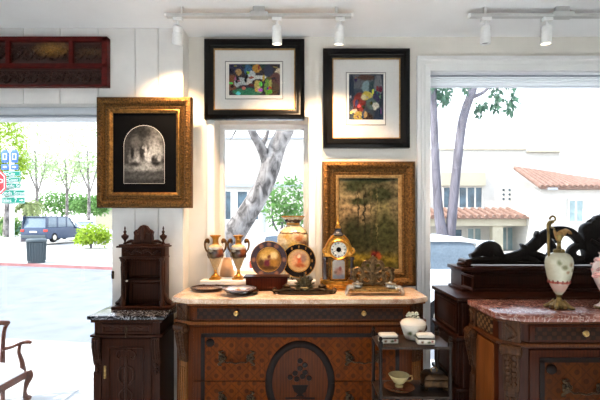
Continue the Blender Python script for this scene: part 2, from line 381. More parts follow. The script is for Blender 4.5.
# ------------------------------------------------------------------ track lights
def spot(t, x, tilt_y, tilt_x, power, col=(1, .66, .37), size=70, on=True):
    e = MB(); e.bx(x-.03, x+.03, -.018, .018, -.035, -.012, .004); e.lathe([(.008, -.062), (.008, -.03)], x, 0, 0, 10)
    R = Matrix.Translation((x, 0, -.06)) @ Matrix.Rotation(tilt_x, 4, 'X') @ Matrix.Rotation(tilt_y, 4, 'Y')
    k = MB(); k.lathe([(.018, 0), (.027, -.004), (.03, -.02), (.03, -.035), (.0275, -.037), (.0275, -.04), (.031, -.042), (.031, -.112), (.027, -.112), (.025, -.10), (.004, -.095)], 0, 0, 0, 24); k.xf(R)
    h = k.build('lamp_head', M['lampwhite'], t); e.build('swivel_bracket', M['lampwhite'], h)
    g = MB(); g.lathe([(.0, -.104), (.0245, -.104), (.0245, -.101), (.0, -.101)], 0, 0, 0, 20); g.xf(R); g.build('lens', M['lens_on'] if on else M['lens_off'], h)
    if power:
        L = bpy.data.lights.new('spot_beam', 'SPOT'); L.energy = power; L.color = col; L.spot_size = math.radians(size); L.spot_blend = 1; L.shadow_soft_size = .03
        lo = bpy.data.objects.new('spot_beam', L); COL.objects.link(lo); lo.parent = t; lo.matrix_local = R @ Matrix.Translation((0, 0, -.118))
t = NT('lit_lens'); t.b.inputs['Emission Color'].default_value = (1, .8, .55, 1); t.b.inputs['Emission Strength'].default_value = 4; M['lens_on'] = t.m
M['lens_off'] = plain('unlit_lens', (150, 150, 150), .2)
TD = 2.58; TZ = pz(16, TD)
def track(label, x0, x1, bx0, bx1):
    t = thing('track_light', label, 'track light', ((x0+x1)/2, TD, TZ), group='ceiling track lights'); c = (x0+x1)/2
    m = MB(); m.bx(x0-c, x1-c, -.016, .016, -.010, .010, .003); m.build('rail', M['track'], t)
    m = MB(); m.bx(bx0-c, bx1-c, -.026, .026, -.012, .02, .004); m.bx(bx0-c+.02, bx1-c-.02, -.012, .012, .02, CE-TZ, .002); m.build('power_box', M['track'], t)
    for q in (x0-c, x1-c):
        e = MB(); e.bx(q-.006, q+.006, -.018, .018, -.012, .012, .002); e.build('end_cap', M['lampwhite'], t)
        e = MB(); s_ = .1 if q < 0 else -.1; e.bx(q+s_-.008, q+s_+.008, -.006, .006, .009, CE-TZ); e.build('hanger', M['track'], t)
    return t, c
ta, ca = track('ceiling track light with three lit white spots above the framed pictures', px(166, TD), px(352, TD), px(250, TD), px(268, TD))
spot(ta, px(178, TD)-ca, .2, .42, 26, size=95)
spot(ta, px(277, TD)-ca, 0, .16, 36, size=115)
spot(ta, px(340, TD)-ca, .05, .22, 44, size=110)
tb, cb_ = track('ceiling track light with white spots in front of the right window', px(469, TD), px(469, TD)+1.9, px(552, TD), px(572, TD))
spot(tb, px(486, TD)-cb_, 0, .1, 0, on=False); spot(tb, px(547, TD)-cb_, 0, .1, 3, on=True, size=80)
spot(tb, px(680, TD)-cb_, 0, .1, 0, on=False)

TDs = TD  # two out-of-view tracks, added to brighten the floor and ceiling
for i, (yy, lb) in enumerate(((.2, 'added unseen ceiling track light above the middle of the shop floor'), (-1.8, 'added unseen ceiling track light at the back of the shop'))):
    TD = yy; tt, cc = track(lb, -1.6, 2.2, .2, .4)
    for x in (-1.2, .3, 1.8): spot(tt, x-cc, 0, 0, 340, (.9, .96, 1), 70)
TD = TDs
# ------------------------------------------------------------------ pictures
def picture(name, label, x0, x1, y0, y1, D, prof, fm, wallY=None, rx=0):
    X0, X1, Z0, Z1 = px(x0, D), px(x1, D), pz(y1, D), pz(y0, D)
    r = thing(name, label, 'picture', ((X0+X1)/2, D+.0, (Z0+Z1)/2) if not rx else ((X0+X1)/2, D, Z0), rx=rx)
    w, h = (X1-X0)/2, (Z1-Z0)/2; zc = 0 if not rx else h
    m = MB(); m.frame(-w, w, zc-h, zc+h, prof, 0); return r, w, h, zc, m
goldprof = [(0, -.028), (0, .012), (.006, .022), (.03, .03), (.046, .022), (.05, .012), (.062, .010), (.068, .016), (.078, .012), (.086, 0), (.086, -.028)]
def leafrow(m, x0, x1, z0, z1, inset, y, step, s_):
    w, h = x1-x0-2*inset, z1-z0-2*inset
    for ln, fx in ((w, lambda u: (x0+inset+u, z0+inset, 0)), (w, lambda u: (x0+inset+u, z1-inset, 0)), (h, lambda u: (x0+inset, z0+inset+u, 1)), (h, lambda u: (x1-inset, z0+inset+u, 1))):
        n = max(2, int(ln/step))
        for i in range(n+1):
            a, b, v = fx(ln*i/n)
            m.ell((a, y, b), (s_*(1 if v else .62), s_*.55, s_*(.62 if v else 1)), 8, 5)
            if i < n:
                a, b, v = fx(ln*(i+.5)/n); k = s_*.5*(1 if i % 2 else -1)
                m.ell((a+(k if v else 0), y, b+(0 if v else k)), (s_*.4, s_*.4, s_*.4), 6, 4)
# engraving in gold frame
D = 2.835
r, w, h, zc, m = picture('framed_engraving', 'gold framed black and white engraving with arched top on black mat', 97.5, 192, 97.5, 208, D, goldprof, M['gold'])
leafrow(m, -w, w, -h, h, .03, -.026, .034, .012); m.build('frame', M['golddark'], r)
m = MB(); m.frame(-w+.084, w-.084, -h+.084, h-.084, [(0, -.01), (0, .014), (.008, .018), (.018, .008), (.024, .004), (.024, -.01)], 0); m.build('inner_frame', M['gold'], r)
m = MB(); m.bx(-w+.1, w-.1, 0, .006, -h+.1, h-.1); m.build('mat', M['matt_black'], r)
aw, ab, at = 20.3*D/F, pz(182, D)-pz(153, D), pz(124, D)-pz(153, D)
zoff = -.012
arch = [(-aw, ab), (aw, ab)]+[(aw*cos(a), at-aw+aw*sin(a)) for a in [PI*i/20 for i in range(21)]]
arch = [(a-.003, b+zoff) for a, b in arch]
eng = blobs('engraving_ink', (66, 64, 62), [
    (.06, .08, .06, .12, (150, 147, 142), .6), (.07, .0, .05, .06, (206, 203, 197), .5), (-.02, -.02, .03, .07, (176, 172, 166), .5), (0, -.1, .12, .03, (190, 187, 180), .5),
    (-.09, .05, .05, .14, (72, 70, 68), .5), (-.02, .01, .018, .06, (56, 54, 52), .4), (.03, -.03, .02, .05, (226, 223, 217), .5), (-.075, -.03, .03, .05, (170, 166, 160), .5),
    (.085, -.055, .03, .035, (84, 82, 80), .5), (-.04, .14, .1, .05, (50, 49, 48), .5), (-.085, .0, .014, .05, (40, 39, 38), .4), (-.045, -.05, .012, .03, (206, 202, 196), .4), (.02, .05, .012, .05, (120, 117, 112), .4), (.06, -.045, .014, .02, (60, 58, 56), .4), (.1, -.04, .012, .02, (200, 196, 190), .4), (-.06, .075, .03, .04, (112, 109, 104), .5), (.01, -.005, .008, .05, (230, 226, 220), .3), (-.01, .035, .010, .012, (190, 186, 180), .3), (.075, -.075, .03, .012, (40, 39, 38), .5), (-.07, -.08, .04, .014, (60, 58, 56), .5), (.0, -.16, .14, .03, (92, 90, 87), .4)], .012, 40, .85, tex=.7, nsc=50, lo=90)
m = MB(); m.prism(arch, -.003, 0); o = m.build('print', eng, r)
m = MB(); m.rib([(a, b, .0013) for a, b in arch+arch[:2]], -.003, .0015, seg=6); m.build('white_edge_line', M['paper'], o)
m = MB(); m.bx(-w+.09, w-.09, .008, .024, -h+.09, h-.09); m.build('backing', M['black'], r)
# two black framed prints
blackprof = [(0, -.03), (0, .012), (.006, .018), (.03, .026), (.045, .02), (.05, .014), (.062, .012), (.07, .004), (.07, -.03)]
def black_print(label, x0, x1, y0, y1, ip, il, art, D=2.968, lip=M['goldpale']):
    r, w, h, zc, m = picture('framed_print', label, x0, x1, y0, y1, D, blackprof, M['black']); m.build('frame', M['black'], r)
    cx, cz = r.location.x, r.location.z
    m = MB(); m.frame(-w+.068, w-.068, -h+.068, h-.068, [(0, -.005), (0, .006), (.007, .004), (.007, -.005)], 0); m.build('gilt_lip', lip, r)
    m = MB(); m.bx(-w+.066, w-.066, .006, .012, -h+.066, h-.066); m.build('mat', M['mat_white'], r)
    m = MB(); a = [px(il[0], D)-cx, px(il[1], D)-cx, pz(il[3], D)-cz, pz(il[2], D)-cz]
    m.frame(a[0], a[1], a[2], a[3], [(0, -.006), (0, .002), (.008, .001), (.008, -.006)], .006); m.build('mat_bevel', M['black'], r)
    m = MB(); m.bx(a[0]+.004, a[1]-.004, .004, .0065, a[2]+.004, a[3]-.004); p = m.build('paper', M['paper'], r)
    a = [px(ip[0], D)-cx, px(ip[1], D)-cx, pz(ip[3], D)-cz, pz(ip[2], D)-cz]
    c0, c1 = (a[0]+a[1])/2, (a[2]+a[3])/2; sc = ((a[1]-a[0])/2, (a[3]-a[2])/2)
    bl = [(c0+q[0]*sc[0], c1+q[1]*sc[1], q[2]*sc[0], q[3]*sc[1])+tuple(q[4:]) for q in art[1]]
    rr = random.Random(len(art[2])); pal = [q[4] for q in art[1]]
    for _ in range(22): bl.append((c0+rr.uniform(-.95, .95)*sc[0], c1+rr.uniform(-.9, .9)*sc[1], rr.uniform(.03, .11)*sc[0], rr.uniform(.04, .16)*sc[1], tuple(min(255, v*rr.choice((.5, .8, 1.15))) for v in rr.choice(pal))))
    mt = blobs(art[2], art[0], bl, .014, 48, .6, .10, .75, nsc=110, lo=70)
    m = MB(); m.bx(a[0], a[1], .002, .0045, a[2], a[3]); m.build('print', mt, p)
    m = MB(); m.bx(-w+.06, w-.06, -.001, 0, -h+.06, h-.06); m.build('glass', M['picglass'], r, flat=True)
    return r
art1 = ((70, 58, 62), [(-.75, .75, .4, .3, (58, 60, 92)), (-.9, -.2, .25, .5, (150, 92, 60)), (0, .9, .5, .2, (44, 76, 70)), (-.62, .5, .13, .22, (206, 164, 104)), (.08, .72, .17, .26, (216, 158, 62)), (-.25, .6, .16, .35, (70, 124, 168)),
    (.55, .55, .18, .4, (64, 70, 96)), (.95, .5, .14, .22, (248, 226, 190)), (.85, -.1, .28, .55, (120, 74, 68)), (.72, -.6, .25, .4, (112, 84, 56)), (-.55, -.2, .25, .35, (206, 214, 214)), (-.1, .2, .14, .4, (220, 226, 230)), (-.25, -.2, .1, .3, (236, 230, 220)),
    (.12, .15, .36, .12, (238, 240, 230)), (.1, -.15, .2, .16, (66, 52, 48)), (-.35, -.5, .3, .18, (64, 44, 62)), (-.3, -.8, .55, .25, (60, 150, 106)), (.1, -.75, .22, .25, (70, 140, 100)), (.12, -.35, .14, .3, (226, 200, 108)), (.2, -.65, .1, .2, (240, 222, 150)),
    (.5, -.5, .12, .55, (134, 186, 76)), (.62, -.2, .06, .3, (200, 196, 100)), (-.42, -.55, .08, .12, (226, 130, 110)), (.36, .1, .05, .2, (236, 190, 70)), (-.68, 0, .08, .2, (20, 24, 30)), (-.35, .02, .05, .2, (20, 24, 34))], 'print_of_bright_patches')
black_print('black framed landscape format print of bright coloured figures above the middle window', 204.5, 304.5, 39.5, 119.5, (229, 280, 64, 95), (225, 283, 61, 99), art1)
art2 = ((66, 78, 92), [(-.4, .75, .8, .4, (112, 116, 122)), (0, .85, .5, .12, (104, 72, 60)), (-.85, .3, .15, .7, (42, 58, 78)), (.0, .45, .25, .25, (150, 178, 184)), (.35, .4, .2, .3, (60, 86, 92)), (.7, .4, .25, .6, (136, 138, 146)), (-.4, -.25, .35, .45, (142, 58, 52)), (-.6, -.6, .2, .2, (100, 40, 44)),
    (.05, .05, .3, .2, (228, 200, 84)), (-.15, -.02, .15, .12, (240, 226, 170)), (.35, .05, .12, .1, (226, 210, 140)), (.6, .0, .25, .25, (70, 66, 104)), (.3, -.3, .3, .25, (100, 122, 116)), (.55, -.4, .18, .18, (236, 232, 214)), (-.7, -.62, .18, .1, (226, 196, 180)), (-.45, -.85, .28, .22, (176, 156, 80)),
    (.75, -.8, .3, .3, (40, 56, 84)), (.1, -.9, .3, .2, (60, 44, 40)), (.9, -.3, .1, .5, (44, 56, 70))], 'print_of_muted_patches')
black_print('black framed upright print of a dark abstract still life beside the right window', 323, 409.5, 49, 148, (349, 383.5, 74, 119.5), (346, 386, 72, 125), art2)
# landscape painting resting on the commode against the wall
D = 2.935; CT = 1.024
r, w, h, zc, m = picture('landscape_painting', 'gold framed woodland landscape painting leaning on the wall behind the gilt clock', 322.5, 416, 162, 287, D, [(0, -.03), (0, .014), (.008, .03), (.03, .04), (.05, .028), (.056, .016), (.075, .012), (.083, .018), (.09, .014), (.112, 0), (.112, -.03)], M['gold'], rx=-.03)
r.location.z = CT+.004; r.location.y = 2.945
leafrow(m, -w, w, 0, 2*h, .03, -.034, .042, .015); m.build('frame', M['golddark'], r)
m = MB(); m.frame(-w+.098, w-.098, .098, 2*h-.098, [(0, -.01), (0, .012), (.01, .012), (.022, .004), (.022, -.01)], 0); m.build('inner_frame', M['goldpale'], r)
H2 = 2*h
forest = blobs('oil_landscape', (112, 100, 64), [(0, H2*.8, .3, .2, (150, 132, 98), .6), (-.1, H2*.55, .12, .12, (176, 146, 106), .5), (.1, H2*.6, .06, .1, (140, 128, 84), .5), (0, H2*.86, .2, .05, (52, 56, 36), .4), (-.1, H2*.80, .09, .05, (56, 60, 36), .4), (.08, H2*.74, .12, .07, (54, 58, 34), .4),
    (-.06, H2*.68, .09, .03, (62, 66, 40), .4), (0, H2*.4, .25, .14, (62, 62, 36), .5), (-.12, H2*.45, .06, .1, (56, 56, 32), .5), (.12, H2*.42, .06, .14, (76, 76, 42), .5), (-.03, H2*.6, .007, .2, (52, 46, 30), .4), (.02, H2*.58, .006, .2, (90, 80, 50), .4), (-.075, H2*.58, .006, .2, (60, 52, 34), .4), (.06, H2*.55, .005, .2, (120, 108, 66), .4),
    (0, H2*.2, .3, .045, (142, 124, 44), .5), (-.08, H2*.22, .05, .02, (178, 150, 52), .5), (.02, H2*.16, .2, .03, (90, 84, 34), .5), (.05, H2*.25, .03, .025, (146, 50, 40), .4), (.075, H2*.24, .02, .02, (176, 82, 44), .4), (.035, H2*.235, .012, .016, (120, 36, 44), .4)], .03, 26, .5, tex=.85, nsc=30, lo=60)
m = MB(); m.bx(-w+.11, w-.11, .004, .012, .11, 2*h-.11); m.build('canvas', forest, r)
m = MB(); m.bx(-w+.1, w-.1, .016, .026, .1, 2*h-.1); m.build('backing', M['darkwood'], r)
# red carved panel
X0, X1, Z0, Z1, D = px(-70, 2.83), px(108.5, 2.83), pz(87, 2.83), pz(37.5, 2.83), 2.83
r = thing('carved_wall_panel', 'long red lacquered carved wooden panel hung over the left window', 'wall panel', ((X0+X1)/2, D, (Z0+Z1)/2)); w, h = (X1-X0)/2, (Z1-Z0)/2
m = MB()
zmid = pz(66.5, D)-r.location.z
for a, b, c, d in ((-w, w, h-.032, h), (-w, w, zmid-.016, zmid+.016), (w-.04, w, -h, h), (-w, -w+.04, -h, h), (-w, w, -h, -h+.012)): m.bx(a, b, -.02, .03, c, d, .004)
dv = [px(q, D)-r.location.x for q in (9, 72)]
for q in dv: m.bx(q-.014, q+.014, -.018, .03, zmid, h-.02, .003)
m.build('frame', M['redlac'], r)
gl = blobs('carved_fretwork', (66, 36, 26), [(px(52, D)-r.location.x, h-.08, .09, .035, (176, 128, 62), .7), (px(90, D)-r.location.x, h-.1, .07, .02, (110, 80, 50), .8)], .02, 30, .45, tex=.7, nsc=90)
def fret(x0, x1, z0, z1):
    m = MB(); m.bx(x0, x1, .012, .03, z0, z1); rnd = random.Random(int(x0*100)+5)
    n = int((x1-x0)/.045)
    for i in range(n):
        cx = x0+(i+.5)*(x1-x0)/n; cz = (z0+z1)/2; k = (z1-z0)*.32; s_ = 1 if i % 2 else -1
        m.rib(spiral(cx, cz+.01*s_, k, k*.2, 0 if s_ > 0 else PI, s_*5.5, .006, .003, 14), .006, .008, seg=6)
        m.ell((cx+.015, .004, cz-s_*k*.7), (.012, .01, .008), 6, 4); m.ell((cx-.012, .004, cz+s_*k*.8), (.008, .01, .012), 6, 4)
    m.frame(x0, x1, z0, z1, [(0, -.02), (0, .006), (.008, .004), (.008, -.02)], .01)
    return m.build('carved_infill', gl, r)
xs = [-w+.04, dv[0], dv[1], w-.04]
for a, b in zip(xs, xs[1:]): fret(a+.012, b-.012, zmid+.016, h-.032)
fret(-w+.04, w-.04, -h+.012, zmid-.016)

# ------------------------------------------------------------------ commodes
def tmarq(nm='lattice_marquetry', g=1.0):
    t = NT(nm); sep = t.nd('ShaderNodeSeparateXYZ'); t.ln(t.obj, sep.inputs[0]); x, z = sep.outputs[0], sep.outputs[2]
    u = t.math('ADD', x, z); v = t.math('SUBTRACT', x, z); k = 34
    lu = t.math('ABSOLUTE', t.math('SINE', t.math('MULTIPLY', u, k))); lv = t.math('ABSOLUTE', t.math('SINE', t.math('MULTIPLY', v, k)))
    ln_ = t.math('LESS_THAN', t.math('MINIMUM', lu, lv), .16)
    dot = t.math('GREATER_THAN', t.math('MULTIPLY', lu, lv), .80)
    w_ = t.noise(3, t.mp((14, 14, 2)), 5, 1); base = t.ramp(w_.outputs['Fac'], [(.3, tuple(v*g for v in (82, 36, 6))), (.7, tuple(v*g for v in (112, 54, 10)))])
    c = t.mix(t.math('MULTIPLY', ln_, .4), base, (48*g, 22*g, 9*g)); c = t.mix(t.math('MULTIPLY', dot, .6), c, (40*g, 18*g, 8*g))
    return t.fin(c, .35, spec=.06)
M['marq'] = tmarq(); M['marqshade'] = tmarq('shaded_lattice_marquetry', .72)  # second copy is darkened: shade put into the right commode's marquetry
M['commshade'] = wood('shaded_walnut', (36, 14, 6), (66, 28, 12), .34); M['mouldshade'] = wood('shaded_moulding', (60, 31, 14), (92, 50, 24), .32)  # right commode's wood and moulding, with its shade put into the colour
def tfrieze():
    t = NT('fret_inlay'); sep = t.nd('ShaderNodeSeparateXYZ'); t.ln(t.obj, sep.inputs[0]); s_ = t.math('ADD', sep.outputs[0], sep.outputs[1])
    a = t.math('SINE', t.math('MULTIPLY', s_, 130)); b = t.math('SINE', t.math('MULTIPLY', sep.outputs[2], 150)); k = t.math('GREATER_THAN', t.math('MULTIPLY', a, b), .1)
    return t.fin(t.mix(k, (30, 15, 8), (56, 30, 14)), .35, spec=.15)
M['frieze'] = tfrieze()
def tfriezelight():
    t = NT('pale_fret_inlay'); sep = t.nd('ShaderNodeSeparateXYZ'); t.ln(t.obj, sep.inputs[0]); s_ = sep.outputs[1]
    a = t.math('SINE', t.math('MULTIPLY', s_, 130)); b = t.math('SINE', t.math('MULTIPLY', sep.outputs[2], 150)); k = t.math('GREATER_THAN', t.math('MULTIPLY', a, b), .1)
    return t.fin(t.mix(k, (44, 24, 14), (120, 90, 60)), .35, spec=.15)
M['friezel'] = tfriezelight()
def bail_handle(par, x, z, y):
    m = MB()
    for s_ in (-1, 1):
        for q in range(5): m.ell((x+s_*.085+.016*cos(q*1.2566), y-.004, z+.01+.016*sin(q*1.2566)), (.012, .006, .012), 8, 5)
        m.ell((x+s_*.085, y-.010, z+.01), (.011, .01, .011), 10, 6)
        m.rib([(x+s_*.085, z+.03, .008), (x+s_*.105, z+.045, .006), (x+s_*.08, z+.052, .003)], y-.004, .004, 4)
        m.rib([(x+s_*.085, z-.01, .009), (x+s_*.11, z-.03, .006), (x+s_*.09, z-.036, .002)], y-.004, .004, 4)
    m.tube([(x-.085, y-.016, z+.008), (x-.06, y-.02, z-.012), (x-.03, y-.024, z-.01), (x, y-.026, z-.016), (x+.03, y-.024, z-.01), (x+.06, y-.02, z-.012), (x+.085, y-.016, z+.008)], .0042, 8, 4)
    return m.build('handle', M['bronze'], par)
def console(par, M4, mat, wd=.075):
    m = MB()                                   # local: x across, -y outwards, z up; top at 0
    m.bx(-wd/2, wd/2, -.012, .03, -.115, 0, .004)
    m.rib([(-.026, -.02, .006), (0, -.045, .012), (.02, -.075, .008), (-.015, -.098, .005)], -.014, .008, 5)
    n = m.n(); m.tube([(-wd/2-.002, 0, 0), (wd/2+.002, 0, 0)], .03, 14); m.xf(Matrix.Translation((0, -.018, -.15)), n)
    for s_ in (-1, 1): m.ell((s_*(wd/2+.003), -.018, -.15), (.008, .022, .022), 8, 6)
    m.prism([(-.042, -.15), (.03, -.15), (.03, -.36), (-.006, -.36), (-.018, -.30), (-.034, -.22)], -wd/2+.006, wd/2-.006, 'x', .004)
    for k in range(6):
        zz = -.18-.028*k; yy = -.042+.0055*k
        for s_ in (-1, 1): m.ell((s_*(.017-.001*k), yy, zz), (.014, .009, .017), 8, 5)
        m.ell((0, yy-.006, zz-.01), (.006, .008, .014), 6, 5)
    m.xf(M4); o = m.build('corner_console', M['consoledark'], par)
    s = MB(); zb = -.95; s.prism([(-.006, -.36), (.03, -.36), (.03, zb), (-.02, zb), (-.022, -.90), (-.004, -.84), (-.014, -.6)], -wd/2+.01, wd/2-.01, 'x', .003)
    for k in (-1, 0, 1): s.tube([(k*.017, -.010, -.39), (k*.017, -.018, -.6), (k*.017, -.01, -.82)], .006, 8)
    s.xf(M4); s.build('fluted_leg', mat, par)
def commode(label, loc, marb, cm, friez_side, wd, mq, ml):
    r = thing('marble_top_commode', label, 'chest of drawers', loc, group='pair of marble topped commodes')   # origin: floor, front centre; back is +y
    HW, DP = .795, .42; cx_, cy_ = .115, .075
    octo = lambda e: [(-HW-e+cx_, -e), (HW+e-cx_, -e), (HW+e, cy_-e*.4), (HW+e, DP), (-HW-e, DP), (-HW-e, cy_-e*.4)]
    m = MB(); m.prism(octo(0), CT-.034, CT, 'z', .006); m.build('marble_top', marb, r)
    m = MB(); m.prism(octo(-.025), .16, CT-.035, 'z'); m.build('body', wd, r)
    m = MB(); m.prism(octo(-.008), .862, .882, 'z', .005); m.prism(octo(-.012), CT-.046, CT-.034, 'z', .003); m.prism(octo(-.01), .15, .18, 'z', .005); m.build('moulding', ml, r)
    fw = HW-cx_-.03
    # frieze drawer
    d = MB(); d.bx(-fw, fw, .012, .04, .888, CT-.05, .003); d = d.build('drawer', wd, r)
    q = MB(); q.bx(-fw+.025, fw-.025, .009, .02, .9, CT-.062); q.build('inlay_strip', M['frieze'], d)
    for s_ in (-1, 1):
        k = MB(); k.disc([(.004, 0), (.004, .012), (.013, .016), (.016, .023), (.012, .03), (.0, .032)], (s_*.385, .01, .937), 16)
        k.build('knob', M['brass'], d)
    # two deep drawers with marquetry, border and oval band
    zs = [(.525, .85), (.185, .519)]
    for zi, (a, b) in enumerate(zs):
        d = MB(); d.bx(-fw, fw, .012, .04, a, b, .003); d = d.build('drawer', wd, r)
        q = MB(); q.bx(-fw+.06, fw-.06, .009, .02, a+(.0 if zi == 0 else .05), b-(.05 if zi == 0 else 0)); q.build('marquetry_field', mq, d)
        q = MB()
        for s_ in (-1, 1): q.bx(s_*(fw-.06)-.012, s_*(fw-.06)+.012, .007, .02, a+(0 if zi == 0 else .05), b-(.05 if zi == 0 else 0))
        zz = b-.05 if zi == 0 else a+.05; q.bx(-fw+.05, fw-.05, .007, .02, zz-.012, zz+.012)
        for s_ in (-1, 1): q.disc([(.026, 0), (.026, .006), (.02, .008), (0, .008)], (s_*(fw-.105), .01, zz-(.045 if zi == 0 else -.045)), 16)
        q.build('dark_border', M['commdark'], d)
        for s_ in (-1, 1): bail_handle(d, s_*.385, .655 if zi == 0 else .41, .006)
    o = MB(); o.ring((0, .009, .51), .188, .235, .024, .005, 60); o.build('oval_band', M['commdark'], r)
    o = MB(); o.disc([(.17, 0), (.17, .004), (0, .004)], (0, .011, .51), 40, 1, 1.27); ov = o.build('oval_panel', wd, r)
    q = MB()                                    # urn and flower inlay
    q.prism([(-.05, .50), (.05, .50), (.035, .46), (.012, .445), (.03, .43), (-.03, .43), (-.012, .445), (-.035, .46)], .004, .009)
    for a, b in ((0, .60), (-.03, .57), (.03, .575), (-.06, .545), (.055, .54), (.015, .55), (-.02, .535), (.0, .645), (.03, .62)): q.disc([(.017, 0), (.015, .003), (0, .003)], (a, .007, b), 10)
    q.bx(-.09, .09, .004, .009, .415, .424); q.build('flower_inlay', M['commdark'], ov)
    # sides
    for s_ in (-1, 1):
        n = MB(); x0 = HW-.025
        n.bx(*(sorted((s_*(x0-.01), s_*(x0+.006)))), cy_+.075, DP-.085, .888, CT-.05, .003); n.build('side_frieze', friez_side, r)
        n = MB(); n.bx(*(sorted((s_*(x0-.01), s_*(x0+.005)))), cy_+.06, DP-.07, .2, .845, .004); n.build('side_panel', cm, r)
        ang = math.atan2(cx_, cy_); 
        A = math.atan2(cy_, cx_)
        Mf = Matrix.Translation((s_*(HW-cx_/2-.018), cy_/2+.018, CT-.036)) @ Matrix.Rotation(s_*(PI/2-ang), 4, 'Z')
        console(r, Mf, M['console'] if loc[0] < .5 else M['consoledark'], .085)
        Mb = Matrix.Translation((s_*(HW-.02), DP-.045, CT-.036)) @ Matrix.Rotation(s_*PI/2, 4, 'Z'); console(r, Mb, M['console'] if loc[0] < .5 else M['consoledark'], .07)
        for yy in (.06, DP-.05):
            n = MB(); n.lathe([(.03, .16), (.034, .13), (.02, .08), (.016, .03), (.026, .012), (.022, 0)], s_*(HW-.075), yy, 0, 14); n.build('foot', wd, r)
    return r
commode('inlaid walnut commode with pale rose marble top under the middle window', (0, 2.48, 0), M['marblepink'], M['comm'], M['frieze'], M['comm'], M['marq'], M['commlight'])
commode('inlaid commode with shade-darkened front and red marble top carrying the tall ewer', (1.80, 2.04, 0), M['marblered'], M['commlight'], M['friezel'], M['commshade'], M['marqshade'], M['mouldshade'])  # front woods coloured darker as shaded, side panel lighter as window-lit

# ------------------------------------------------------------------ small dark cabinet and its hutch
CX0, CX1, CF, CB, CH = -1.285, -.86, 2.545, 2.83, .91
r = thing('side_cabinet', 'narrow dark carved cabinet with black veined marble top left of the commode', 'cabinet', ((CX0+CX1)/2, CF, 0)); w = (CX1-CX0)/2; dp = CB-CF
m = MB(); m.bx(-w-.025, w+.025, -.03, dp, CH-.024, CH, .006); m.build('marble_top', M['marbleblack'], r)
m = MB(); m.bx(-w+.01, w-.01, .0, dp, .08, CH-.025); m.bx(-w-.012, w+.012, -.016, dp, .775, .79, .005); m.bx(-w-.01, w+.01, -.014, dp, CH-.045, CH-.025, .006); m.bx(-w-.012, w+.012, -.016, dp, .08, .14, .006); m.build('body', M['darkwood'], r)
for sx in (-1, 1):
    for yy in (.03, dp-.03):
        n = MB(); n.lathe([(.018, .08), (.03, .06), (.026, .02), (.018, 0)], sx*(w-.03), yy, 0, 12); n.build('foot', M['darkwood'], r)
d = MB(); d.bx(-w+.055, w-.055, -.012, .01, .795, CH-.05, .003); d.frame(-w+.065, w-.065, .803, CH-.058, [(0, 0), (0, .006), (.008, .005), (.012, 0)], -.011); d = d.build('drawer', M['darkwood'], r)
k = MB()
for s_ in (-1, 1): k.rib([(s_*.03, .83, .006), (s_*.06, .845, .007), (s_*.09, .83, .006), (s_*.11, .842, .004)], -.013, .004, 5)
k.build('carved_leaves', M['darkcarve'], d)
k = MB(); k.bx(-.008, .008, -.018, -.008, .805, .85, .003); k.tube([(0, -.02, .835), (0, -.03, .82), (.004, -.026, .79), (0, -.026, .775)], .004, 8, 3); k.build('drop_pull', M['bronze'], d)
for s_ in (-1, 1):
    k = MB(); x = s_*(w-.03); k.prism([(-.03, .775), (.0, .775), (.0, .60), (-.006, .61), (-.012, .66), (-.034, .72)], x-.026, x+.026, 'x', .003)
    for q in (-.014, 0, .014): k.tube([(x+q, -.032, .765), (x+q, -.03, .71), (x+q, -.012, .64)], .007, 8, 3)
    for q in range(3): k.ell((x, -.008, .60-.022*q), (.016-.003*q, .012, .014), 8, 5)
    k.build('corbel', M['darkcarve'], r)
    k = MB(); k.bx(x-.024, x+.024, -.008, .006, .14, .56, .003); k.build('pilaster', M['darkwood'], r)
d = MB(); d.bx(-w+.062, w-.062, -.012, .01, .15, .765, .003); d.frame(-w+.10, w-.10, .19, .72, [(0, 0), (0, .008), (.008, .01), (.016, 0)], -.011); d = d.build('door', M['darkwood'], r)
k = MB()
for s_ in (-1, 1):
    k.rib(spiral(s_*.035, .66, .03, .006, PI/2-s_*.2, PI/2-s_*4.6, .007, .004), -.014, .006); k.rib([(0, .60, .006), (s_*.04, .58, .008), (s_*.045, .52, .008), (s_*.015, .48, .006)], -.014, .006, 5)
    k.rib([(s_*.01, .46, .006), (s_*.04, .42, .007), (s_*.02, .36, .006), (0, .34, .004)], -.014, .006, 5); k.rib([(0, .69, .006), (s_*.02, .70, .006), (s_*.05, .685, .003)], -.014, .005, 4)
k.rib([(0, .66, .008), (0, .55, .014), (0, .42, .012), (0, .26, .005)], -.014, .008, 5); k.build('carved_relief', M['darkcarve'], d)
k = MB(); k.bx(-w+.074, -w+.088, -.017, -.01, .52, .60, .003); k.build('escutcheon', M['brass'], d)
# hutch
hx = px(143, 2.72)
r = thing('display_hutch', 'small dark carved shelf hutch with crest and two finials standing on the side cabinet', 'shelf', (hx, 2.74, CH))
K = 2.72/F
m = MB(); m.bx(-.195, .195, -.06, .075, 0, .022, .005); m.build('base_board', M['darkwood'], r)
for s_ in (-1, 1): m = MB(); m.rib([(s_*.185, .034, .012), (s_*.165, .042, .018), (s_*.15, .065, .014), (s_*.14, .10, .006)], .0, .02, 5); m.build('scroll_bracket', M['darkcarve'], r)
for s_ in (-1, 1):
    m = MB(); m.bx(s_*.128-.016, s_*.128+.016, -.02, .07, .022, .41, .003); m.build('side_post', M['darkwood'], r)
    c_ = MB(); c_.lathe([(.018, .022), (.018, .05), (.011, .06), (.010, .2), (.013, .28), (.010, .31), (.017, .325), (.017, .34)], s_*.13, -.032, 0, 14); c_.build('column', M['darkcarve'], r)
m = MB(); m.bx(-.115, .115, .03, .07, .022, .41); m.frame(-.1, .1, .205, .325, [(0, 0), (0, .006), (.008, .008), (.016, 0)], .031); m.frame(-.1, .1, .04, .172, [(0, 0), (0, .006), (.008, .008), (.016, 0)], .031); m.build('back_panel', M['darkwood'], r)
